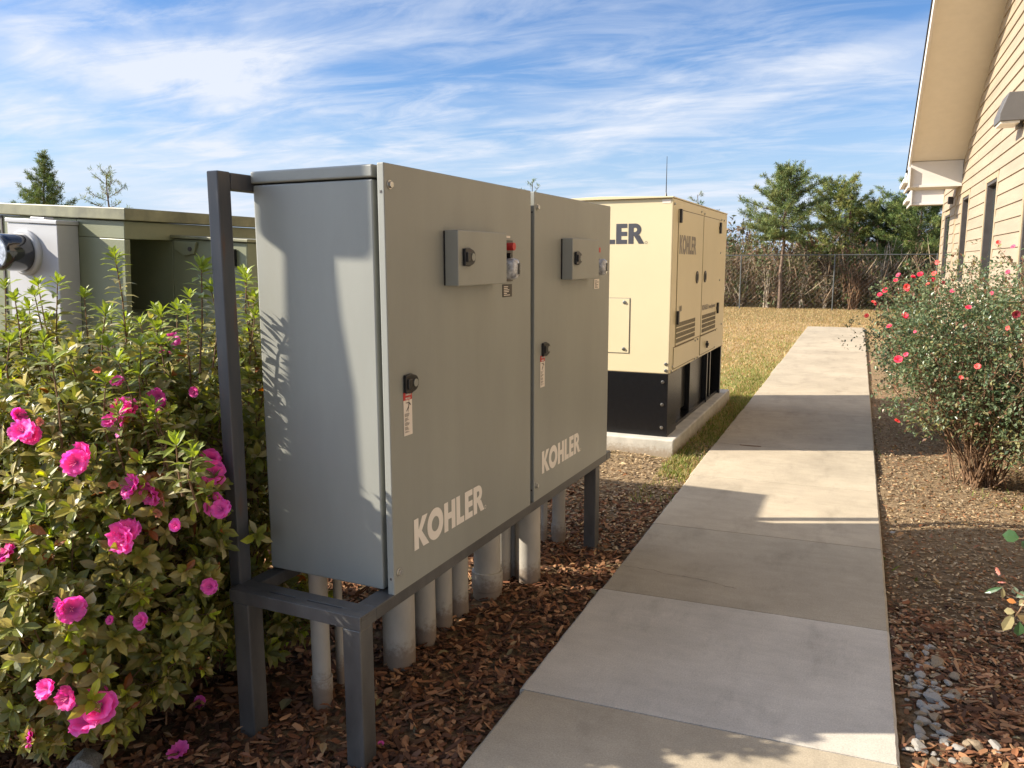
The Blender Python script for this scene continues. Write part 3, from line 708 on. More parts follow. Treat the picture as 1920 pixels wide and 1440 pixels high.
    text_obj('rating_text', '100', .075, M['logo_grey'], D1, face_px(Xd + .001, .262, 1.172 - off), sx=1.05)
    G2, _ = wordmark(.30, .05); decal_polys(G2, lambda p: (Xd + .0008, 1.30 + p[0], 1.128 - off + p[1])).build('small_wordmark', M['logo_grey'], D2)
    text_obj('small_print', 'PowerSystems', .058, M['logo_grey'], D2, face_px(Xd + .001, 1.63, 1.13 - off), sx=1.1)
    # front face
    Y = -.0075
    G, Rg = wordmark(.80, .168)
    xf = lambda p: (-1.030 + p[0], Y, 1.752 - off + p[1])
    decal_polys(G, xf).build('front_wordmark', M['logo_dark'], t); decal_polys(Rg, xf).build('registered_mark', M['logo_grey'], t)
    h = MB().box((-.93, Y - .004, .826 - off), (-.345, Y, 1.292 - off)).build('front_hatch', M['gen'], t, bevel=.003)
    g = MB(); e = .006; a, c, za, zb = -.93, -.345, .826 - off, 1.292 - off
    g.box((a - e, Y - .0003, za - e), (c + e, Y + .0005, za)); g.box((a - e, Y - .0003, zb), (c + e, Y + .0005, zb + e)); g.box((c, Y - .0003, za), (c + e, Y + .0005, zb)); g.build('hatch_gap', M['logo_grey'], h)
    for (x, z) in ((-.39, 1.26), (-.39, .86), (-.88, 1.26), (-.88, .86)): hexbolt(h, x, Y - .004, z - off, .012, 'y')
    for z in (.575, .63): hexbolt(t, -.02, Y, z, .011, 'y')
    MB().box((-.085, Y - .001, 1.965), (-.015, Y - .0002, 1.995)).build('front_label', M['paper'], t)
    MB().tube([(-.07, .05, z1 + .01), (-.07, .05, z1 + .05), (-.07, .05, z1 + .34)], [.012, .004, .002], 8).build('antenna', M['black'], t)
generator()

# ------------------------------------------------------------------ olive utility enclosure and meter
def roll_root(name, label, cat):
    ang = R(3.3); piv = Vector((-3.9, 3.1, 1.6)); Rm = Matrix.Rotation(ang, 3, 'Y')
    t = thing(name, label, cat, piv - Rm @ Vector((0, 0, 1.6)), (0, ang, 0)); return t
def enclosure():
    t = roll_root('utility_enclosure', 'olive green utility enclosure behind the azaleas', 'utility cabinet')
    ox, oy = 3.9, -3.1
    def bx(b, a, c): return b.box((a[0] + ox, a[1] + oy, a[2]), (c[0] + ox, c[1] + oy, c[2]))
    # main body as shell with a recess on its right side
    b = MB(); bx(b, (-5.3, 3.1, -.3), (-3.90, 4.35, 1.838)); b.build('body', M['green'], t, bevel=.006)
    sd = MB(); bx(sd, (-3.899, 3.1, 1.745), (-3.550, 4.35, 1.838)); bx(sd, (-3.899, 3.1, -.3), (-3.550, 3.135, 1.744)); bx(sd, (-3.899, 3.136, -.3), (-3.550, 3.42, 1.34)); bx(sd, (-3.899, 3.421, -.3), (-3.550, 4.35, 1.744)); sd.build('side_frame', M['green'], t, bevel=.004)
    l = MB(); bx(l, (-5.33, 3.075, 1.842), (-3.515, 4.38, 1.905)); l.build('lid', M['greendark'], t, bevel=.005)
    b = MB(); bx(b, (-3.548, 3.42, -.3), (-3.02, 3.84, 1.757)); b.build('side_compartment', M['green'], t, bevel=.006)
    l = MB(); bx(l, (-3.549, 3.40, 1.760), (-3.00, 3.86, 1.776)); l.build('compartment_lid', M['greendark'], t, bevel=.003)
    s = MB(); bx(s, (-4.505, 3.094, -.3), (-4.492, 3.0995, 1.835)); s.build('door_gap', M['ink'], t)
    # hasp bracket near the recess
    h = MB(); h.prism([(-3.52 + ox, 1.745), (-3.36 + ox, 1.745), (-3.38 + ox, 1.68), (-3.45 + ox, 1.665), (-3.52 + ox, 1.70)], 3.40 + oy, 3.418 + oy, 'y'); h.build('hasp', M['green'], t, bevel=.003)
    s = MB(); s.tube([(-3.40 + ox, 3.398 + oy, 1.705), (-3.40 + ox, 3.392 + oy, 1.705)], .012, 12); s.build('hasp_hole', M['ink'], t)
    s = MB(); s.prism([(-3.115 + ox, 1.705), (-3.09 + ox, 1.72), (-3.09 + ox, 1.63), (-3.11 + ox, 1.625)], 3.395 + oy, 3.418 + oy, 'y'); s.build('catch', M['black'], t)
    p = MB(); bx(p, (-4.95, 3.09, 1.60), (-4.53, 3.099, 1.76)); p.build('notice', M['meterbox'], t)
    m = roll_root('electric_meter', 'light grey meter box with smoked round electric meter on the olive enclosure', 'electric meter')
    b = MB(); bx(b, (-4.275, 2.972, 1.225), (-3.887, 3.098, 1.800)); bb = b.build('meter_box', M['meterbox'], m, bevel=.004)
    b = MB(); bx(b, (-4.282, 2.964, 1.802), (-3.880, 3.098, 1.824)); b.build('box_lid', M['meterbox'], m, bevel=.004)
    b = MB(); bx(b, (-4.13, 3.0, 1.825), (-4.02, 3.06, 1.836)); b.build('hub_cap', M['meterbox'], m, bevel=.004)
    cx, cz = -4.128 + ox, 1.645
    def ry(b, prof, n=40):
        b.tube([(cx, y + oy, cz) for y, r in prof], [r for y, r in prof], n); return b
    ry(MB(), [(2.971, .122), (2.955, .122), (2.945, .112), (2.9449, .101)]).build('meter_ring', M['meterbox'], m, smooth=True)
    g = ry(MB(), [(2.944, .100), (2.84, .097), (2.812, .094), (2.802, .086)]).build('smoked_cover', M['meterglass'], m, smooth=True)
    ry(MB(), [(2.8015, .083), (2.797, .080)]).build('meter_face', M['dial'], g, smooth=True)
    b = MB(); b.box((cx - .03, 2.788 + oy, cz - .075), (cx + .03, 2.7965 + oy, cz - .055)); b.build('seal', M['black'], g)
enclosure()

# unseen post added and shaped to cast the shadow on the near cabinet's side
def shadow_caster():
    th = 1.65; ca, sa = math.cos(R(SUN_AZ)) * th, math.sin(R(SUN_AZ)) * th; dz = math.tan(R(SUN_EL)) * th
    px, py = -1.71 - ca, 2.18 - sa
    t = thing('unseen_shadow_post', 'flat metal post with a rounded box head left of the azaleas', 'post', (px, py, 0))
    MB().prism([(-.11, -.2), (.165, -.2), (.158, .9 + dz), (.142, 1.20 + dz), (.094, 1.46 + dz), (.072, 1.66 + dz), (-.074, 1.66 + dz), (-.082, 1.42 + dz), (-.10, 1.0 + dz)], -.02, .02, 'y').build('caster_pole', M['steel'], t, bevel=.006)
    zb = 1.662 + dz
    pl = [(-.070, .0)] + [(-.105 - .062 * math.sin(a), .06 - .06 * math.cos(a)) for a in (.4, .8, 1.2, 1.57)] + [(-.175, .5), (.205, .5), (.212, .03), (.195, .004), (.17, -.002), (.073, .006)]
    MB().prism([(p[0], p[1] + zb) for p in pl], -.03, .03, 'y').build('caster_head', M['fixture'], t, bevel=.006)
shadow_caster()

# ------------------------------------------------------------------ vegetation: azaleas
PAL_AZ = np.array([(.125, .140, .030), (.085, .100, .026), (.165, .155, .042), (.20, .18, .075), (.24, .22, .12), (.10, .115, .05), (.30, .34, .04)])
def az_cols(n, bright=None):
    idx = rng.choice(7, n, p=[.26, .20, .22, .15, .09, .05, .03]); c = 1.65 * PAL_AZ[idx] * np.array((1.05, 1.0, .9)) * rng.uniform(.75, 1.25, (n, 1))
    old = rng.random(n) < .018; c[old] = (.30, .10, .03)
    return c
def inside_blocked(P):
    x, y, z = P[..., 0], P[..., 1], P[..., 2]
    cab = (x > -1.945) & (y > 2.12) & (z > .44) & (z < 1.95)
    st = (x > -1.99) & (y > 1.93) & (z > .40) & (z < .53)
    post = (x > -2.0) & (x < -1.88) & (y > 2.0) & (y < 2.13)
    un = (x > -1.86) & (z < .45)
    enc = (x < -3.0) & (y > 3.30); enc2 = (x < -3.48) & (y > 3.03); met = (x < -3.85) & (y > 2.70)
    return cab | st | post | un | enc | enc2 | met
def whorl(leaves, p, d, k, ln, wd, cols, opening=1.0):
    """a rosette of k leaves round direction d at p"""
    d = nrm(np.asarray(d)); a = np.cross(d, (0, 0, 1.)); a = nrm(a) if np.linalg.norm(a) > .05 else np.array((1., 0, 0)); b = np.cross(d, a)
    ph = np.arange(k) * 2.4 + rng.random() * 6; op = (np.linspace(.35, 1.35, k) + rng.normal(0, .12, k)) * opening
    D = d[None] * np.cos(op)[:, None] + (a[None] * np.cos(ph)[:, None] + b[None] * np.sin(ph)[:, None]) * np.sin(op)[:, None]
    U = np.tile(d, (k, 1)) + rng.normal(0, .15, (k, 3)) + D * 1e-3
    P = p[None] - d[None] * (np.linspace(0, .012, k)[:, None] * rng.uniform(.6, 1.8))
    Ln = ln * rng.uniform(.7, 1.15, k) * np.linspace(.75, 1.1, k)
    leaves.add(P, D, U, Ln, Ln * wd * rng.uniform(.85, 1.15, k), cols, fold=.35, droop=rng.uniform(.1, .35))
def azalea(name_label, base, ells, n, seed_shoots, blooms, extra_shoots=30):
    t = thing('azalea_bush', name_label, 'azalea bush', (base[0], base[1], 0), group='azalea bushes left of the cabinets')
    off = np.array((base[0], base[1], 0.))
    lv = Leaves(); st = MB(); cen = [np.array(e[0]) for e in ells]
    cnt = 0; placed = []
    vol = np.array([e[1][0] * e[1][1] * e[1][2] for e in ells]) ** (2 / 3); vol /= vol.sum()
    while cnt < n:
        i = rng.choice(len(ells), p=vol); c, r = ells[i]; c = np.array(c); r = np.array(r)
        u = nrm(rng.normal(0, 1, 3)); s = rng.uniform(.80, 1.04) if rng.random() < .72 else rng.uniform(.45, .8)
        # lumpy outline
        lump = 1 + .10 * math.sin(u[0] * 7 + c[0] * 5) * math.sin(u[1] * 6 + u[2] * 5)
        p = c + u * r * s * lump
        if p[2] < .05 or any(np.sum(((p - np.array(c2)) / np.array(r2)) ** 2) < .45 for c2, r2 in ells if c2 is not ells[i][0]): 
            if p[2] < .05 or rng.random() < .7: continue
        if inside_blocked(p): continue
        d = nrm(u / r * .5 + np.array((0, 0, .75)) + rng.normal(0, .28, 3)); q = p + d * .03
        if inside_blocked(q + d * .02) : continue
        k = int(rng.integers(6, 11)); cc = az_cols(k)
        if rng.random() < .13 and s > .85: cc[:3] = np.array((.34, .42, .04)) * rng.uniform(.7, 1.1)
        whorl(lv, p - off, d, k, rng.uniform(.046, .072), .46, cc)
        # leaves below the tip
        kk = int(rng.integers(2, 6)); 
        if kk:
            tt = rng.uniform(.02, .09, kk); a = nrm(rng.normal(0, 1, (kk, 3))); D = nrm(a + d * .5)
            lv.add((p - off)[None] - d[None] * tt[:, None], D, np.tile((0, 0, 1.), (kk, 1)) + .2 * a, rng.uniform(.036, .055, kk), rng.uniform(.014, .021, kk), az_cols(kk))
        if cnt % 2 == 0:
            a = p - off; m = a - d * rng.uniform(.1, .2); st.tube([a, a * .5 + m * .5 + rng.normal(0, .004, 3), m + rng.normal(0, .015, 3)], [.0014, .002, .003], 4, False)
        cnt += 1
    # main stems from the ground
    for i in range(26):
        c, r = ells[rng.choice(len(ells))]; u = nrm(rng.normal(0, 1, 3)); u[2] = abs(u[2]); e = np.array(c) + u * np.array(r) * .7 - off
        b0 = np.array((rng.normal(0, .09), rng.normal(0, .09), -.03)); 
        if inside_blocked(e + off): continue
        m = (b0 + e) / 2 + rng.normal(0, .05, 3); m[2] -= .03
        st.tube([b0, b0 * .6 + m * .4 + rng.normal(0, .015, 3), m, m * .5 + e * .5 + rng.normal(0, .02, 3), e], [.011, .009, .0075, .005, .003], 6, False)
    # upright shoots with alternating leaves
    for q in range(extra_shoots):
        c, r = ells[rng.integers(len(ells))]; a = rng.uniform(0, 6.28); rr = rng.uniform(.1, .85)
        x = c[0] + r[0] * rr * math.cos(a); y = c[1] + r[1] * rr * math.sin(a); zt = c[2] + r[2] * math.sqrt(1 - rr * rr)
        tip = np.array((x + rng.normal(0, .02), y - .02, min(1.56, zt + rng.uniform(.06, .20)))); foot = np.array((x, y, zt - .12))
        if y < 2.08: tip[2] = min(tip[2], 1.33)
        if tip[2] < foot[2] + .1 or zt < .9 or inside_blocked(tip) or inside_blocked(foot): continue
        seed_shoots.append((tuple(tip), tuple(foot), int(rng.integers(7, 11))))
    for (tip, foot, nl) in seed_shoots:
        tip = np.array(tip) - off; foot = np.array(foot) - off; mid = (tip + foot) / 2 + rng.normal(0, .012, 3)
        st.tube([foot, mid, tip], [.0036, .0028, .0018], 6, False)
        ax = nrm(tip - foot); a = nrm(np.cross(ax, (.3, 1, .1))); bb = np.cross(ax, a)
        nl = int(nl * 1.9)
        for j in range(nl):
            f = (j / nl) ** .9; s_ = .10 + .88 * f; p = foot * (1 - s_) ** 2 + mid * 2 * s_ * (1 - s_) + tip * s_ ** 2
            ph = j * 2.4; D = ax * rng.uniform(.15, .6) + a * math.cos(ph) + bb * math.sin(ph)
            c = PAL_AZ[rng.choice([0, 2, 0, 3, 4])] * rng.uniform(.95, 1.6) if f < .75 else np.array((.22, .26, .05)) * rng.uniform(.8, 1.2)
            lv.add([p], [D], [ax + rng.normal(0, .2, 3)], [rng.uniform(.048, .068)], [rng.uniform(.019, .025)], [c], droop=.35)
        whorl(lv, tip, ax, 8, .058, .38, np.array((.25, .30, .05)) * rng.uniform(.7, 1.2, (8, 1)), .8)
    lv.build('foliage', M['leaf'], t); st.build('stems', M['twig'], t)
    for i, (p, sz) in enumerate(blooms):
        blossom(p - Vector(off), sz, t)
        if i % 3 == 0: bloom_obj('withered_blossom', np.array(p) - off + rng.normal(0, .07, 3) * np.array((1, .3, 1)), .016, t, np.array((.50, .20, .12)), (rng.normal(0, .5), -.6, -.3), k=4, layers=1)
        if i % 4 == 1: bloom_obj('flower_bud', np.array(p) - off + rng.normal(0, .06, 3) * np.array((1, .3, 1)), .014, t, PINK * .8, (rng.normal(0, .4), -.4, .9), k=4, layers=1)
    return t
def petal_mesh(V, F, C, c, d, a, b, size, k, tint, seed, layers=2):
    """ruffled petals as gridded blades round d"""
    r_ = np.random.default_rng(seed)
    for l in range(layers):
        for i in range(k):
            ph = 2 * math.pi * (i + .5 * l) / k + r_.uniform(-.12, .12); op = (1.42 if l == 0 else 1.12) + r_.uniform(-.16, .16); L = size * (1 if l == 0 else .86) * r_.uniform(.88, 1.1)
            out = a * math.cos(ph) + b * math.sin(ph); sd = -a * math.sin(ph) + b * math.cos(ph)
            base = len(V); nu, nv = 5, 5
            for u in range(nu + 1):
                s = u / nu; w = size * .60 * math.sin(min(1, s * .95 + .10) * math.pi * .62) ** .75
                for v in range(nv + 1):
                    q = v / nv * 2 - 1
                    ang = op * (1 - .25 * s) + .25 * s * s
                    p = c + d * (L * s * math.cos(ang)) + out * (L * s * math.sin(ang)) + sd * (w * q * (1 - .12 * s * q * q)) + d * (size * .13 * s * s * math.sin(q * 6.5 + seed + i * 2) + size * .10 * q * q * s + size * .06 * s * math.sin(s * 9 + i))
                    p = p + out * (-.10 * L * q * q * s)
                    V.append(tuple(p)); deep = .82 + .28 * s - .30 * (1 - s) ** 2; cc_ = tint * (deep + .05 * r_.normal()); cc_ = cc_ + (np.array((.95, .55, .78)) * tint[0] - cc_) * max(0, .30 * s * s * abs(q)); C.append(tuple(np.clip(cc_, 0, 1)))
            for u in range(nu):
                for v in range(nv):
                    q = base + u * (nv + 1) + v; F.append((q, q + 1, q + nv + 2, q + nv + 1))
PINK = np.array((.88, .12, .50))
def bloom_obj(name, p, size, parent, tint, facing, k=5, layers=2, heads=1, m='petal'):
    V, F, C = [], [], []
    for h in range(heads):
        c = np.array(p) + (0 if h == 0 else 1) * rng.normal(0, size * .75, 3)
        d = nrm(np.array(facing) + rng.normal(0, .35, 3)); a = nrm(np.cross(d, (0.1, .2, 1))); b = np.cross(d, a)
        petal_mesh(V, F, C, c, d, a, b, size * rng.uniform(.85, 1.1), k, tint * rng.uniform(.85, 1.12), int(rng.integers(1e6)), layers)
        if name == 'blossom':
            for q in range(6):      # stamens
                e = c + d * size * .62 + (a * math.cos(q * 1.05) + b * math.sin(q * 1.05)) * size * .20; w = a * .0006; k0 = len(V)
                V += [tuple(c - w), tuple(c + w), tuple(e + w * 1.6), tuple(e - w * 1.6)]; F.append((k0, k0 + 1, k0 + 2, k0 + 3)); C += [(.85, .35, .55)] * 4
    return np_obj(name, np.array(V), F, np.array(C), M[m], parent, smooth=True)
def blossom(p, sz, parent):
    sz = sz * 1.5; tint = PINK * rng.uniform(.85, 1.1); tint[0] = min(1, tint[0])
    bloom_obj('blossom', p, sz, parent, tint, (.15, -.85, .5), heads=1 if sz < .036 else (2 if sz < .052 else 3))

# bush bodies
EA = [((-2.46, 1.98, .66), (.52, .46, .66)), ((-2.12, 2.36, .68), (.34, .34, .70)), ((-2.36, 1.68, .38), (.40, .33, .40)), ((-2.12, 1.90, .62), (.24, .20, .50))]
EB = [((-3.10, 2.22, .68), (.52, .50, .66)), ((-2.78, 2.55, .66), (.50, .42, .62))]
EC = [((-2.95, 1.50, .45), (.48, .36, .46))]
def surf(px, py, ells, inset=.02):
    d = np.array(pix(px, py)); o = np.array(CAM); best = None
    for c, r in ells:
        c = np.array(c); r = np.array(r); oo = (o - c) / r; dd = d / r; A = dd @ dd; B_ = 2 * oo @ dd; C_ = oo @ oo - 1; q = B_ * B_ - 4 * A * C_
        if q < 0: continue
        tt = (-B_ - math.sqrt(q)) / (2 * A)
        if tt > 0 and (best is None or tt < best): best = tt
    if best is None: return None
    return Vector(o + d * (best - inset))
bl = [(160, 850, .036), (240, 775, .034), (298, 752, .028), (322, 642, .030), (284, 925, .032), (406, 948, .030), (240, 998, .036), (60, 815, .028), (34, 780, .022), (118, 1138, .028),
      (128, 1308, .028), (190, 1325, .042), (60, 1385, .026), (15, 1040, .030), (398, 862, .032), (265, 1165, .018), (220, 716, .016), (365, 735, .018), (205, 790, .02), (330, 985, .018), (395, 1100, .02), (207, 1163, .012)]
blA, blB = [], []
for (px, py, s) in bl:
    p = surf(px, py, EA); q = surf(px, py, EB)
    if p is not None and (q is None or (p - CAM).length < (q - CAM).length): blA.append((p, s * .9))
    elif q is not None: blB.append((q, s * .95))
def shoot(px, py, py0, Y, nl, lean=0):
    tip = on_y(px, py, Y); foot = on_y(px + lean, py0, Y + .02); return (tuple(tip), tuple(foot), nl)
shA = [shoot(215, 478, 640, 2.12, 18, 22), shoot(378, 500, 700, 2.05, 16, -4), shoot(352, 585, 720, 2.13, 14, 6), shoot(462, 520, 640, 2.26, 14, 8), shoot(478, 590, 760, 2.22, 14, -12), shoot(198, 588, 680, 2.0, 10, -8), shoot(295, 615, 690, 2.1, 10, 0), shoot(240, 620, 700, 2.15, 9, 6),
       shoot(395, 540, 690, 2.10, 12, 4), shoot(330, 830, 930, 1.62, 8, 12), shoot(362, 850, 960, 1.62, 8, 10)]
shB = [shoot(108, 528, 700, 2.20, 14, 0), shoot(158, 555, 700, 2.25, 14, 14), shoot(10, 535, 700, 2.05, 12, 10), shoot(55, 575, 700, 2.15, 12, 10), shoot(28, 560, 690, 2.0, 10, 14), shoot(18, 640, 760, 1.85, 8, 4)]
azalea('azalea bush with pink blossoms pressed against the steel stand', (-2.42, 1.95), EA, 2150, shA, blA)
azalea('azalea bush at the left edge in front of the meter', (-3.0, 2.3), EB, 1300, shB, blB)
azalea('low azalea bush beyond the left edge of the walk bed', (-2.95, 1.5), EC, 400, [], [])

def fallen(px, py, sz, label, tint=PINK, name='fallen_blossom', cat='fallen blossom'):
    p = on_z(px, py, GZ + .012)
    o = bloom_obj(name, (0, 0, 0), sz, None, tint, (.1, -.3, 1.0), layers=1); o.location = p
    tag(o, label, cat, 'fallen pink blossoms')
fallen(335, 1410, .034, 'fallen magenta blossom on the mulch near the small rock')
fallen(375, 1318, .030, 'fallen magenta blossom in the shade behind the near rear leg')
fallen(714, 1395, .012, 'tiny pink petal lying beside the front leg of the stand')

# ------------------------------------------------------------------ roses
def rosebush(label, base, ells, n, flowers, canes=80, ls=(.022, .038), low=True):
    t = thing('rose_bush', label, 'rose bush', (base[0], base[1], GZ), group='rose bushes along the building')
    off = np.array((base[0], base[1], GZ)); lv = Leaves(low); st = MB(); pal = np.array([(.09, .13, .06), (.13, .17, .085), (.06, .095, .045), (.17, .20, .105), (.22, .20, .08), (.20, .10, .06)])
    vol = np.array([np.prod(e[1]) for e in ells]) ** (2 / 3); vol /= vol.sum()
    for i in range(n):
        c, r = ells[rng.choice(len(ells), p=vol)]; c = np.array(c); r = np.array(r); u = nrm(rng.normal(0, 1, 3))
        s = rng.uniform(.30, 1.12) ** .5; lump = 1 + .22 * math.sin(u[0] * 6 + 1) * math.sin(u[1] * 5 + u[2] * 7 + c[1]) + rng.normal(0, .05)
        if math.sin(u[0] * 9 + u[2] * 8 + c[0] * 7) * math.sin(u[1] * 8 - u[2] * 6) > .45 and rng.random() < .7: continue
        p = c + u * r * s * lump
        if p[2] < .10 or p[0] > 1.83: continue
        k = int(rng.integers(4, 8)); D = nrm(rng.normal(0, 1, (k, 3)) + u * .6 + np.array((0, 0, .1))); pp = (p - off)[None] + rng.normal(0, .018, (k, 3))
        w = [.25, .22, .19, .17, .08, .09] if p[2] > .5 else [.17, .18, .10, .16, .31, .08]
        cc = pal[rng.choice(6, k, p=w)] * rng.uniform(.8, 1.25, (k, 1))
        L_ = rng.uniform(ls[0], ls[1], k)
        lv.add(pp, D, np.tile((0, 0, 1.), (k, 1)) + rng.normal(0, .35, (k, 3)), L_, L_ * .62, cc, fold=.3)
    for i in range(canes):
        c, r = ells[rng.choice(len(ells), p=vol)]; u = nrm(rng.normal(0, 1, 3)); u[2] = abs(u[2]) * .8 - .15; e = np.array(c) + u * np.array(r) * rng.uniform(.6, 1.0) - off; e[0] = min(e[0], 1.8 - off[0])
        b0 = np.array((rng.normal(0, .07), rng.normal(0, .06), -.03)); m = b0 * .5 + e * .5 + rng.normal(0, .06, 3)
        st.tube([b0, (b0 + m) / 2 + rng.normal(0, .02, 3), m, (m + e) / 2 + rng.normal(0, .02, 3), e], [.0065, .0055, .0045, .0035, .002], 5, False)
        for j in range(5):
            q = m * (1 - j / 5) + e * j / 5; st.tube([q, q + rng.normal(0, .12, 3) + np.array((0, 0, .08))], [.004, .0015], 4, False)
    for i in range(26):
        c, r = ells[rng.integers(len(ells))]; u = nrm(rng.normal(0, 1, 3)); u[2] = abs(u[2]); p0 = np.array(c) + u * np.array(r) * .8 - off; p1 = p0 + u * rng.uniform(.12, .26) + np.array((0, 0, .08))
        if p1[0] + off[0] > 1.8: continue
        st.tube([p0, (p0 + p1) / 2 + rng.normal(0, .015, 3), p1], [.003, .002, .0012], 4, False)
        for j in range(7):
            q = p0 + (p1 - p0) * (.25 + .75 * j / 7); k = 3; D = nrm(rng.normal(0, 1, (k, 3))); L_ = rng.uniform(ls[0], ls[1], k)
            lv.add(np.repeat(q[None], k, 0), D, np.tile((0, 0, 1.), (k, 1)) + rng.normal(0, .3, (k, 3)), L_, L_ * .6, pal[rng.choice(6, k)] * rng.uniform(.8, 1.3, (k, 1)))
    lv.build('foliage', M['rleaf'], t); st.build('canes', M['twig'], t)
    for (p, s, tint) in flowers:
        bloom_obj('rose_bloom', np.array(p) - off, s * .74, t, np.array(tint), (-.3, -.8, .5), k=6, layers=2)
    return t
RED = (.80, .03, .08); COR = (.85, .16, .12); PNK = (.72, .12, .20)
E1 = [((.92, 6.70, .93), (.62, .62, .55)), ((.62, 6.50, .80), (.44, .48, .46)), ((1.15, 6.2, .88), (.42, .50, .56)), ((.55, 6.7, 1.05), (.36, .5, .35)), ((1.15, 6.45, .55), (.40, .40, .36))]
E2 = [((.80, 8.4, .97), (.70, .85, .62)), ((1.30, 7.6, 1.0), (.42, .60, .5))]
rf = [(1697, 592, .036, RED), (1668, 612, .026, RED), (1684, 675, .038, RED), (1699, 665, .022, PNK), (1816, 577, .026, RED), (1860, 550, .022, PNK), (1833, 688, .028, COR), (1802, 708, .022, COR),
      (1700, 538, .03, COR), (1786, 546, .028, PNK), (1682, 790, .03, COR), (1905, 590, .04, (.35, .04, .05)), (1716, 622, .018, PNK), (1890, 615, .022, COR)]
f1 = []
for (px, py, s, tn) in rf:
    p = surf(px, py, E1, .01)
    if p is None: p = on_y(px, py, 6.3)
    f1.append((tuple(p), s, tn))
rf2 = [(1752, 513, .035, COR), (1750, 525, .03, RED), (1758, 492, .034, COR), (1726, 515, .034, RED), (1712, 520, .030, RED), (1685, 516, .03, PNK), (1660, 545, .034, RED), (1650, 553, .03, RED), (1638, 567, .03, COR), (1625, 592, .03, COR), (1768, 530, .03, PNK), (1680, 526, .028, RED), (1642, 570, .02, RED), (1740, 533, .026, COR), (1702, 542, .03, RED)]
f2 = [(tuple(on_y(px, py, 7.9)), s, tn) for px, py, s, tn in rf2]
f1 += [(tuple(on_y(px, py, 6.0)), .022, tn) for px, py, tn in ((1900, 463, PNK), (1890, 510, PNK), (1872, 455, COR))]
rosebush('near rose bush with bare woody base at the right of the walk', (.90, 6.60), E1, 5000, f1)
rosebush('far rose bush topped with red and coral blooms beside the walk', (1.0, 8.6), E2, 4200, f2)
rosebush('tall leggy rose bush rising above the others at the right edge', (1.35, 6.0), [((1.12, 6.2, 1.42), (.20, .28, .30)), ((1.4, 5.7, .95), (.35, .5, .5))], 700, [])
# sprigs of a nearer bush reaching in at the right edge
def sprig():
    t = thing('rose_bush', 'rose sprig with blotched leaves and faded buds at the right edge', 'rose bush', (.62, 2.75, GZ), group='rose bushes along the building')
    off = np.array((.62, 2.75, GZ)); lv = Leaves(False); st = MB(); Y = 2.45
    def P(px, py, Y=Y): return np.array(on_y(px, py, Y)) - off
    st.tube([(0, 0, 0), P(1960, 1180), P(1925, 1120), P(1905, 1110), P(1885, 1090)], [.006, .005, .003, .002, .0015], 6, False)
    st.tube([P(1925, 1120), P(1912, 1145), P(1900, 1160)], [.003, .002, .0015], 6, False)
    st.tube([(0, 0, 0), P(1970, 1060), P(1930, 1010), P(1905, 1010)], [.006, .004, .002, .001], 6, False)
    G_ = (.06, .12, .045); T_ = (.33, .28, .14); Y_ = (.22, .24, .06)
    for (a, c, w, col) in (((1880, 1101), (1850, 1110), .010, G_), ((1880, 1102), (1881, 1120), .010, T_), ((1902, 1100), (1903, 1112), .015, (.25, .3, .2)), ((1900, 1150), (1883, 1180), .022, T_), ((1903, 1148), (1885, 1145), .016, T_), ((1905, 1150), (1930, 1165), .022, (.27, .19, .08)),
                            ((1910, 1135), (1925, 1125), .016, T_), ((1912, 1165), (1910, 1190), .022, G_), ((1906, 1130), (1890, 1125), .012, (.5, .2, .06)), ((1912, 1010), (1884, 1003), .030, G_), ((1915, 1015), (1925, 1025), .02, G_), ((1905, 1120), (1922, 1112), .014, (.12, .17, .09))):
        p = P(*a); q = P(*c); d = q - p; L_ = np.linalg.norm(d); lv.add([p], [d], [np.array((.1, -.8, .6))], [L_ * 1.15], [w * 1.3], [np.array(col)], fold=.25, droop=.1)
    for i in range(60):
        p = np.array((.12, .1, .5)) + rng.normal(0, 1, 3) * np.array((.06, .10, .16)); 
        lv.add([p], [rng.normal(0, 1, 3)], [np.array((0, 0, 1.))], [rng.uniform(.03, .045)], [.022], [np.array(G_) * rng.uniform(.8, 1.5)])
    lv.build('foliage', M['rleaf'], t); st.build('canes', M['twig'], t)
    for (px, py) in ((1873, 1070), (1878, 1090)): bloom_obj('faded_bud', P(px, py), .011, t, np.array((.62, .25, .18)), (-.5, -.5, .2), layers=1)
sprig()

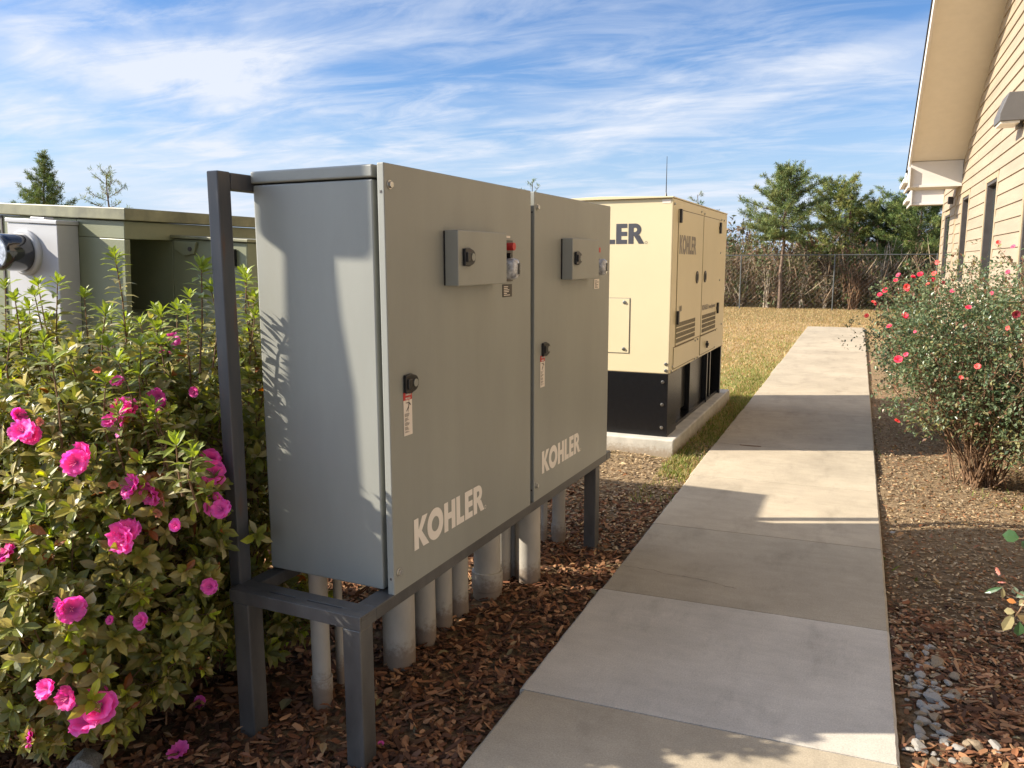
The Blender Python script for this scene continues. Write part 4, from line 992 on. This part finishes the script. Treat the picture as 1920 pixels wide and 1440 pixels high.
# ------------------------------------------------------------------ mulch chips, pebbles, stones
def chips(name, N_, region, lrange, wrange, pal, label, zlift=.0, reject=None, tilt=.35, seed=3):
    r = np.random.default_rng(seed); x = r.uniform(region[0], region[1], N_); y = region[2] + (region[3] - region[2]) * r.random(N_) ** 1.25
    keep = np.ones(N_, bool) if reject is None else ~reject(x, y, r); x, y = x[keep], y[keep]; n = len(x)
    z = GZ + .010 * np.sin(x * 3.1 + 1) * np.sin(y * 2.3) + .008 * np.sin(x * 7.3 + y * 5.1) + r.uniform(.0, .016, n) + zlift
    L_ = r.uniform(*lrange, n) * (1 + 1.2 * (r.random(n) < .06)); W_ = r.uniform(*wrange, n); T_ = r.uniform(.0012, .004, n)
    yaw = r.uniform(0, 2 * math.pi, n); tx = r.normal(0, tilt, n); ty = r.normal(0, tilt * .8, n)
    q = np.array([(-.5, -.35, 0), (-.1, -.5, 0), (.5, -.3, 0), (.42, .4, 0), (-.2, .5, 0), (-.5, .2, 0)])
    v = np.concatenate([q, q + np.array((0, 0, 1.))])[None].repeat(n, 0) + np.concatenate([r.normal(0, .09, (n, 12, 2)), np.zeros((n, 12, 1))], 2)
    v = v * np.stack([L_, W_, T_], 1)[:, None, :]
    v[:, :, 2] += (v[:, :, 0] ** 2) * r.uniform(-6, 6, (n, 1))
    cx, sx_, cy, sy = np.cos(tx)[:, None], np.sin(tx)[:, None], np.cos(ty)[:, None], np.sin(ty)[:, None]
    X, Y_, Z = v[:, :, 0], v[:, :, 1], v[:, :, 2]
    Y2 = Y_ * cx - Z * sx_; Z2 = Y_ * sx_ + Z * cx; X2 = X * cy + Z2 * sy; Z3 = -X * sy + Z2 * cy
    c, s = np.cos(yaw)[:, None], np.sin(yaw)[:, None]
    V = np.stack([X2 * c - Y2 * s + x[:, None], X2 * s + Y2 * c + y[:, None], Z3 + z[:, None]], 2)
    pal = np.array(pal); C = pal[r.choice(len(pal), n)] * r.uniform(.6, 1.35, (n, 1)); C = np.repeat(C[:, None], 12, 1).reshape(-1, 3)
    F = []
    for i in range(n):
        b = i * 12; F.append((b + 6, b + 7, b + 8, b + 9, b + 10, b + 11))
        for k in range(6): F.append((b + k, b + (k + 1) % 6, b + 6 + (k + 1) % 6, b + 6 + k))
    o = np_obj(name, V, F, C, M['chip']); tag(o, label, None, kind='stuff'); return o
BARK = [(.16, .068, .034), (.21, .098, .048), (.11, .050, .028), (.27, .135, .068), (.12, .062, .038), (.36, .20, .105), (.07, .036, .022)]
SOIL = [(.26, .18, .105), (.38, .27, .15), (.16, .11, .06), (.46, .35, .21), (.21, .155, .10), (.30, .235, .155)]
def rejL(x, y, r): return (np.sin(x * 9 + y * 3) * np.sin(y * 8 - x * 4) > .55 + r.random(len(x)) * .6) | (x > SWL - .012 - 0) | ((y > 4.6) & (r.random(len(x)) < (y - 4.6) * .9)) | (x < -.2 - y * 1.55)
chips('bark_mulch', 23000, (-3.4, -1.10, 1.25, 5.6), (.018, .052), (.009, .022), BARK, 'reddish brown bark mulch under and around the cabinets', reject=rejL, seed=5)
chips('leaf_litter', 9000, (-3.2, -1.10, 4.2, 7.2), (.010, .026), (.007, .016), SOIL, 'pale gravelly soil and litter before the generator pad', reject=lambda x, y, r: (x > SWL - .012) | ((x > -2.85) & (x < -1.33) & (y > 6.55)), seed=6, tilt=.2)
def rejR(x, y, r): return (x < SWR + .006) | ((y > 3.5) & (r.random(len(x)) < (y - 3.5) * 1.4)) | (x > .08 + y * .30) | ((x < .36) & (y < 3.35) & (r.random(len(x)) < .75))
chips('bark_mulch', 14000, (.21, 1.9, 2.0, 4.6), (.018, .055), (.008, .020), BARK, 'reddish brown bark mulch right of the walk', reject=rejR, seed=7)
chips('leaf_litter', 24000, (.21, 1.95, 3.2, 12), (.007, .022), (.005, .013), SOIL + [(.24, .12, .06), (.20, .10, .05)], 'dry soil and leaf litter under the roses', reject=lambda x, y, r: (x < SWR + .006) | (r.random(len(x)) > 1.4 - (y - 3) * .10), seed=8, tilt=.2)

def stone_mesh(seed, flat=.6):
    r = random.Random(seed); bm = bmesh.new(); bmesh.ops.create_icosphere(bm, subdivisions=2, radius=1)
    ax = [Vector((r.gauss(0, 1), r.gauss(0, 1), r.gauss(0, 1))).normalized() for _ in range(13)]; dd = [r.uniform(.45, .8) for _ in ax]
    for v in bm.verts:
        for a, d in zip(ax, dd):
            e = v.co.dot(a)
            if e > d: v.co -= a * (e - d)
        v.co += v.co * r.uniform(-.03, .03)
        v.co.z *= flat
    me = bpy.data.meshes.new('stone'); bm.to_mesh(me); bm.free(); return me
M['stone_pale'] = mat('pale_gravel', (.34, .32, .285), .9, var=.2, scale=30, bump=.6, bscale=120)
M['stone_tan'] = mat('tan_gravel', (.30, .23, .15), .9, var=.25, scale=30, bump=.6, bscale=120)
sms = [stone_mesh(i) for i in range(7)]
for i, me in enumerate(sms): me.materials.append(M['stone_tan'] if i in (2, 5) else M['stone_pale'])
r_ = random.Random(9); cnt = 0
for i in range(150):
    y = 2.25 + 1.35 * r_.random() ** .9; x = .225 + .02 + abs(r_.gauss(0, .075)) + (.07 * r_.random() if y > 2.9 else 0)
    if y > 3.3 and r_.random() < .5: continue
    me = sms[i % 7]; s = r_.uniform(.010, .026) * (1.5 if i % 9 == 0 else 1)
    o = bpy.data.objects.new('stone', me); COL.objects.link(o); o.location = (max(x, SWR + s + .006), y, gh(x, y) + s * .35 + r_.uniform(0, .008)); o.scale = (s * r_.uniform(.8, 1.4), s, s); o.rotation_euler = (r_.uniform(-.4, .4), r_.uniform(-.4, .4), r_.uniform(0, 6))
    tag(o, 'small broken stone in the strip along the right edge of the walk', 'stone', 'broken stones along the right edge of the walk')
for (px, py, s, m, lab) in ((1695, 938, .022, 'stone_pale', 'lone white pebble on the soil near the walk edge, below the rose bush'), (1675, 998, .02, 'stone_pale', 'small white pebble touching the right edge of the walk'),
                         (1690, 945, .05, 'stone_tan', None), (990, 1085, .02, 'stone_pale', 'small grey pebble on the mulch beside the thick conduit')):
    if not lab: continue
    me = stone_mesh(int(px)); me.materials.append(M[m]); p = on_z(px, py, GZ + .01); o = bpy.data.objects.new('pebble', me); COL.objects.link(o); o.location = (p.x, p.y, GZ + .008); o.scale = (s, s * .8, s * .8); tag(o, lab, 'pebble')
me = stone_mesh(77, .7); me.materials.append(M['rock']); p = on_z(160, 1425, 0)
o = bpy.data.objects.new('rock', me); COL.objects.link(o); o.location = (p.x, p.y, -.02); o.scale = (.085, .065, .075); tag(o, 'grey fieldstone under the azaleas at the lower left', 'rock')
# twig on the walk, loose leaves
p = on_z(1387, 834, .004); q = on_z(1427, 837, .004)
tag(MB().tube([(p.x, p.y, .004), ((p.x + q.x) / 2, p.y - .01, .006), (q.x, q.y, .004)], [.003, .004, .003], 6).build('twig', M['twig']), 'short dark twig lying across the walk beside the generator', 'twig')
def loose_leaf(px, py, L_, W_, col, label):
    p = on_z(px, py, .004 if SWL < on_z(px, py).x < SWR else GZ + .022); lv = Leaves(); yw = rnd.uniform(0, 6)
    lv.add([np.zeros(3)], [np.array((math.cos(yw), math.sin(yw), .12))], [np.array((0, 0, 1.))], [L_], [W_], [np.array(col)], fold=.5, droop=.2)
    o = lv.build('fallen_leaf', M['leaf']); o.location = p; tag(o, label, 'fallen leaf')
loose_leaf(1722, 1275, .055, .030, (.42, .17, .05), 'orange fallen leaf among the broken stones right of the walk')
loose_leaf(1020, 1200, .05, .03, (.36, .17, .07), 'curled tan leaf on the mulch by the left walk edge')
loose_leaf(842, 1222, .05, .026, (.28, .24, .12), 'olive dead leaf on the mulch below the conduits')
loose_leaf(545, 1310, .07, .045, (.20, .19, .10), 'dull green dead leaf between the near legs')
loose_leaf(715, 1310, .045, .022, (.20, .17, .06), 'yellowish leaf beside the near front leg')
loose_leaf(1706, 992, .035, .02, (.42, .28, .10), 'yellow leaf on the soil near the right walk edge')

def dead_leaves(n, x0, x1, y0, y1, ok, label):
    lv = Leaves(); x = rng.uniform(x0, x1, n); y = rng.uniform(y0, y1, n); k = ok(x, y); x, y = x[k], y[k]; n = len(x); yw = rng.uniform(0, 6.28, n)
    D = np.stack([np.cos(yw), np.sin(yw), rng.normal(0, .25, n)], 1); U = np.tile((0, 0, 1.), (n, 1)) + rng.normal(0, .4, (n, 3)); L_ = rng.uniform(.025, .055, n)
    pal = np.array([(.34, .20, .09), (.24, .15, .07), (.40, .27, .13), (.30, .13, .06), (.20, .17, .09)])
    lv.add(np.stack([x, y, np.full(n, GZ + .024)], 1), D, U, L_, L_ * rng.uniform(.35, .6, n), pal[rng.choice(5, n)] * rng.uniform(.7, 1.2, (n, 1)), fold=.5, droop=.35)
    o = lv.build('leaf_litter', M['leaf']); tag(o, label, None, kind='stuff')
dead_leaves(330, -3.2, -1.12, 1.3, 6.6, lambda x, y: ~((x < -1.33) & (y > 6.5)), 'dead azalea leaves scattered over the mulch by the cabinets')
dead_leaves(300, .26, 1.7, 2.2, 8, lambda x, y: x < .1 + y * .3, 'dead leaves scattered over the bed right of the walk')
# ------------------------------------------------------------------ grass blades
def blades(name, n, x0, x1, y0, y1, h, dens, pal, label, seed, w=.004):
    r = np.random.default_rng(seed); x = r.uniform(x0, x1, n); y = r.uniform(y0, y1, n); k = dens(x, y, r); x, y = x[k], y[k]; n = len(x)
    H = r.uniform(h[0], h[1], n); lean = r.normal(0, .45, (n, 2)); yaw = r.uniform(0, 6.28, n); w = w * r.uniform(.7, 1.3, n)
    b = np.stack([x, y, np.full(n, GZ - .005)], 1); sd = np.stack([np.cos(yaw), np.sin(yaw), np.zeros(n)], 1) * w[:, None]
    tip = b + np.stack([lean[:, 0] * H, lean[:, 1] * H, H], 1); mid = b * .5 + tip * .5; mid[:, 2] += H * .12
    V = np.stack([b - sd, b + sd, mid + sd * .7, mid - sd * .7, tip], 1); F = []
    for i in range(n): q = 5 * i; F += [(q, q + 1, q + 2, q + 3), (q + 3, q + 2, q + 4)]
    pal = np.array(pal); C = pal[r.choice(len(pal), n)] * r.uniform(.7, 1.3, (n, 1)); C = np.repeat(C[:, None], 5, 1).reshape(-1, 3)
    o = np_obj(name, V, F, C, M['grass']); tag(o, label, None, kind='stuff'); return o
GR = [(.13, .17, .035), (.19, .23, .05), (.10, .13, .03), (.28, .27, .10)]; DR = [(.37, .27, .13), (.44, .335, .18), (.30, .205, .09), (.42, .28, .15), (.24, .22, .09)]
def nz(x, y, f, s): return np.sin(x * f + s) * np.sin(y * f * .7 + s * 2) + .5 * np.sin(x * f * 2.3 + y * f * 1.9 + s)
blades('green_grass', 15000, -1.36, -1.085, 5.2, 12, (.012, .06), lambda x, y, r: ((nz(x * 3, y, 2.0, 1) + r.normal(0, .6, len(x))) > -.35 + .9 * (y < 5.9) ), GR + [DR[0], DR[2], DR[4]], 'green grass between the generator pad and the walk', 1)
blades('green_grass', 26000, -3.6, -1.09, 9.6, 20, (.012, .05), lambda x, y, r: (r.random(len(x)) < np.clip(.95 + (x + 1.1) * .5, .05, 1)) & ((nz(x, y, 1.1, 2) + r.normal(0, .8, len(x))) > .15) & ~((x < -1.33) & (y < 9.58)), GR + DR[:3], 'patchy green grass at the left edge of the walk', 2, .006)
blades('dry_grass', 60000, -7, .8, 9.65, 30, (.02, .055), lambda x, y, r: (((x < SWL - .01) | (y > 21.4))) & (r.random(len(x)) < .85), DR, 'dry straw coloured lawn beyond the generator', 3, .008)
blades('weeds', 2600, .22, 1.9, 4.4, 14, (.015, .05), lambda x, y, r: nz(x, y, 2.4, 5) > .55, GR, 'sparse weeds in the bed under the roses', 4)

# ------------------------------------------------------------------ chain link fence
def fence():
    FY = 29.2; t = thing('chain_link_fence', 'chain link fence with dark top rail in front of the scrub', 'fence', (0, FY, GZ))
    H = 1.86; xs0, xs1 = -16.0, 9.0
    MB().tube([(xs0, 0, H), (xs1, 0, H)], .018, 8).build('top_rail', M['galv'], t, smooth=True)
    x = xs0
    while x <= xs1:
        MB().tube([(x, .0, -.1), (x, .0, H + .03)], .024, 8).build('post', M['galv'], t, smooth=True); x += 3.05
    w = MB(); p = .16; rr = .0008; n = int((xs1 - xs0) / p) + 12
    for i in range(-12, n):
        for sg in (1, -1):
            xa = xs0 + i * p; pts = []
            a = (xa, 0.01 * sg, .02); c = (xa + sg * (H - .04), 0.01 * sg, H - .02)
            if min(a[0], c[0]) < xs0 or max(a[0], c[0]) > xs1: continue
            w.tube([a, c], rr, 3, False)
    w.build('wire_mesh', M['galv'], t)
fence()

# ------------------------------------------------------------------ pines, scrub
def pine(label, loc, H, Rw, seed, clear=.35, dens=1.0, cones=False, sparse=False, tint=(1, 1, 1), curve=.6, low=True, group='pines beyond the fence'):
    r = np.random.default_rng(seed); t = thing('pine_tree', label, 'pine tree', (loc[0], loc[1], GZ), group=group)
    tr = MB(); top = np.array((r.normal(0, .15), r.normal(0, .1), H)); pts = []; k = 9
    wob = r.normal(0, .05 * H / 5, (k, 2)); wob[0] = 0
    for i in range(k):
        f = i / (k - 1); pts.append((top[0] * f + wob[i, 0] * (1 - f * .5), top[1] * f + wob[i, 1] * (1 - f * .5), H * f))
    tr.tube(pts, [max(.012, .024 * H * (1 - .9 * i / (k - 1)) * .8) for i in range(k)], 8); pts = np.array(pts)
    def trunk(z): f = z / H * (k - 1); i = int(min(k - 2, f)); return pts[i] * (1 - (f - i)) + pts[i + 1] * (f - i)
    br = MB(); lv = Leaves(True); nb = int(66 * dens * (.5 if sparse else 1)); pal = np.array([(.11, .15, .05), (.14, .185, .06), (.075, .11, .042), (.20, .225, .075), (.165, .17, .055)]) * np.array(tint)
    for i in range(nb):
        f = clear + (1 - clear) * (i + r.random()) / nb; z = H * f; p0 = trunk(z); g = (f - clear) / (1 - clear)
        prof = (1 - g) ** curve * (.55 + .45 * min(1, g * 4 + .3)); L_ = Rw * prof * r.choice([.45, .8, 1.0, 1.15]) * r.uniform(.85, 1.1) + .12; yaw = i * 2.399 + r.normal(0, .3); el = (-.10 + .75 * g) + r.normal(0, .13)
        d = np.array((math.cos(yaw) * math.cos(el), math.sin(yaw) * math.cos(el), math.sin(el))); bend = np.array((0, 0, .16 * L_))
        P = [p0, p0 + d * L_ * .5 + r.normal(0, .03, 3), p0 + d * L_ + bend]; br.tube(P, [.020 * (1.1 - g), .012, .004], 4, False)
        ns = int(max(4, 9 * L_ * (.5 if sparse else 1.0) * 2.4)); side = nrm(np.cross(d, (0, 0, 1.)))
        for j in range(ns):
            s = .22 + .78 * (j + r.random()) / ns; q = P[0] * (1 - s) ** 2 + P[1] * 2 * s * (1 - s) + P[2] * s * s
            q = q + side * r.normal(0, .20) * L_ * (1.15 - s) + np.array((0, 0, r.normal(0, .035))); dd = nrm(d * .6 + r.normal(0, .35, 3) + np.array((0, 0, .55)))
            n = 22 if not sparse else 13; D = nrm(dd[None] * .8 + r.normal(0, .75, (n, 3))); Ln = r.uniform(.08, .16, n)
            cc = pal[r.choice(5, 1)[0]] * r.uniform(.75, 1.3, (n, 1))
            lv.add(q[None] + r.normal(0, .03, (n, 3)), D, r.normal(0, 1, (n, 3)), Ln, Ln * .14, cc, droop=0)
            if cones and r.random() < (.10 if g < .25 else .02):
                co = np.array((.045, .028, .020)); m_ = 8; lv.add(np.repeat(q[None], m_, 0) + r.normal(0, .02, (m_, 3)), r.normal(0, 1, (m_, 3)), r.normal(0, 1, (m_, 3)), np.full(m_, .07), np.full(m_, .06), np.tile(co, (m_, 1)))
    tr.build('trunk', M['bark'], t, smooth=True); br.build('branches', M['bark'], t); lv.build('crown', M['needle'], t)
def at(px, Y): p = on_y(px, 560, Y); return (p.x, Y)
def hz(px, py, Y): return on_y(px, py, Y).z - GZ
pine('tall flat topped pine with a bare lower trunk, left of the row beyond the fence', at(1462, 29.75), hz(1466, 320, 29.75), 1.8, 21, .50, 1.15, False, curve=.55)
pine('bushy yellow green pine in the middle of the row beyond the fence', at(1572, 33.5), hz(1572, 348, 33.5), 2.0, 22, .16, 1.5, True, tint=(1.15, 1.08, .9), curve=.42)
pine('short dark pine between the yellow green pine and the rightmost pine', at(1640, 34.5), hz(1640, 398, 34.5), 2.1, 23, .15, 1.6, True, tint=(.7, .75, .8), curve=.4)
pine('broad loose pine beside the building roof, rightmost of the row', at(1706, 32.5), hz(1706, 352, 32.5), 2.3, 24, .15, 1.4, False, tint=(1.0, 1.05, .95), curve=.38)
pine('thin pale pine with dark cones next to the generator', at(1398, 34), hz(1398, 388, 34), 1.2, 25, .15, .55, True, True, tint=(1.3, 1.25, 1.3))
pine('slim pine peeping out behind the roof of the generator', at(1318, 36), hz(1312, 366, 36), 1.1, 26, .25, .6, False, True, tint=(1.1, 1.1, 1.1))
pine('cone shaped pine rising over the olive enclosure', at(94, 20), hz(94, 288, 20), 1.9, 27, .30, 1.3, False, tint=(.9, .95, .85), curve=1.15, group='pines behind the enclosure')
pine('wispy thin pine right of the cone shaped pine over the enclosure', at(222, 19), hz(216, 322, 19), .9, 28, .45, .75, False, True, tint=(1.25, 1.2, 1.1), curve=.4, group='pines behind the enclosure')
pine('pine tip showing above the gap between the two cabinets', at(1000, 34), hz(999, 340, 34), 1.0, 29, .3, .6, False, True, tint=(1.3, 1.3, 1.5))

def bare_shrub(label, loc, H, spread, n, seed, m='greybark'):
    r = np.random.default_rng(seed); t = thing('bare_shrub', label, 'bare shrub', (loc[0], loc[1], GZ), group='bare shrubs along the fence'); s = MB()
    for i in range(n):
        a = r.uniform(0, 6.28); e = np.array((math.cos(a) * spread * r.random(), math.sin(a) * spread * .6 * r.random(), H * r.uniform(.6, 1))); b0 = r.normal(0, .07, 3); b0[2] = -.05
        m1 = b0 * .6 + e * .4 + r.normal(0, .09, 3); m2 = b0 * .3 + e * .7 + r.normal(0, .10, 3); s.tube([b0, m1, m2, e], [.028, .022, .015, .007], 5, False)
        for j in range(3):
            q = m1 + (e - m1) * r.random(); s.tube([q, q + r.normal(0, .22, 3) + np.array((0, 0, .15))], [.009, .003], 4, False)
    s.build('stems', M[m], t)
bare_shrub('pale forked bare shrub in front of the scrub, middle of the fence', at(1548, 30.3), 1.75, .6, 7, 41)
bare_shrub('dense fan of brown bare stems at the fence near the roses', at(1600, 29.9), 1.7, .9, 26, 42, 'twig')
bare_shrub('slender bare sapling between the tall pine and the forked shrub', at(1508, 30.2), 2.3, .25, 3, 43)
bare_shrub('bare sapling pair just right of the generator', at(1388, 30.4), 1.9, .35, 4, 44)
bare_shrub('arching grey bare shrub right of the brown fan, by the building', at(1650, 30.8), 2.4, 1.2, 16, 45)
bare_shrub('thin bare stems under the tall pine', at(1437, 30.1), 1.6, .4, 6, 46)

def scrub(name, label, n, x0, x1, y0, y1, zmax, pal, seed, sz, ntwig, hump=.5):
    r = np.random.default_rng(seed); lv = Leaves(True)
    x = r.uniform(x0, x1, n); y = r.uniform(y0, y1, n)
    hh = zmax * np.clip(.66 + .26 * np.sin(x * 1.3 + seed) * np.sin(x * .47 + 1) + .20 * np.sin(x * 3.7 + y * 1.3) + .16 * np.sin(x * 9.1 + y * 2.2) + r.normal(0, .07, n), .2, 1.3)
    z = GZ + hh * r.random(n) ** .8
    cl = (np.sin(x * 4.3 + seed) + np.sin(z * 5.1 + x * 2.2) + r.normal(0, .6, n)); pal = np.array(pal); idx = np.clip(((cl + 2.2) / 4.4 * len(pal)).astype(int), 0, len(pal) - 1)
    C = pal[idx] * r.uniform(.65, 1.35, (n, 1)); L_ = r.uniform(.5, 1.3, n) * sz
    lv.add(np.stack([x, y, z], 1), r.normal(0, 1, (n, 3)) + np.array((0, 0, .8)), r.normal(0, 1, (n, 3)), L_, L_ * r.uniform(.15, .5, n), C, droop=0)
    # twigs as very thin tall blades crossing the mass
    m_ = ntwig; x = r.uniform(x0, x1, m_); y = r.uniform(y0, y1, m_); z = GZ + zmax * .5 * r.random(m_); L_ = r.uniform(.4, 1.3, m_)
    lv.add(np.stack([x, y, z], 1), r.normal(0, .45, (m_, 3)) + np.array((0, 0, 1.)), r.normal(0, 1, (m_, 3)), L_, np.full(m_, .028), np.array([(.36, .28, .19), (.27, .19, .12), (.18, .125, .085)])[r.choice(3, m_)], droop=0, fold=0)
    o = lv.build(name, M['needle']); tag(o, label, None, kind='stuff'); return o
BR = [(.08, .050, .032), (.14, .095, .055), (.12, .11, .042), (.075, .09, .034), (.19, .135, .08), (.14, .075, .045), (.09, .11, .04)]
scrub('undergrowth', 'tangled brown and olive undergrowth behind the fence', 42000, -9, 7, 29.7, 33, 2.75, BR, 3, .15, 2600)
scrub('undergrowth', 'taller scrub growing further behind the fence', 30000, -12, 9, 33, 38, 3.1, BR + [(.10, .115, .04)], 6, .22, 1800)
scrub('distant_woods', 'dark band of distant woods on the horizon', 16000, -60, 40, 60, 80, 3.6, [(.05, .07, .035), (.07, .08, .04), (.10, .08, .05)], 9, .8, 200)
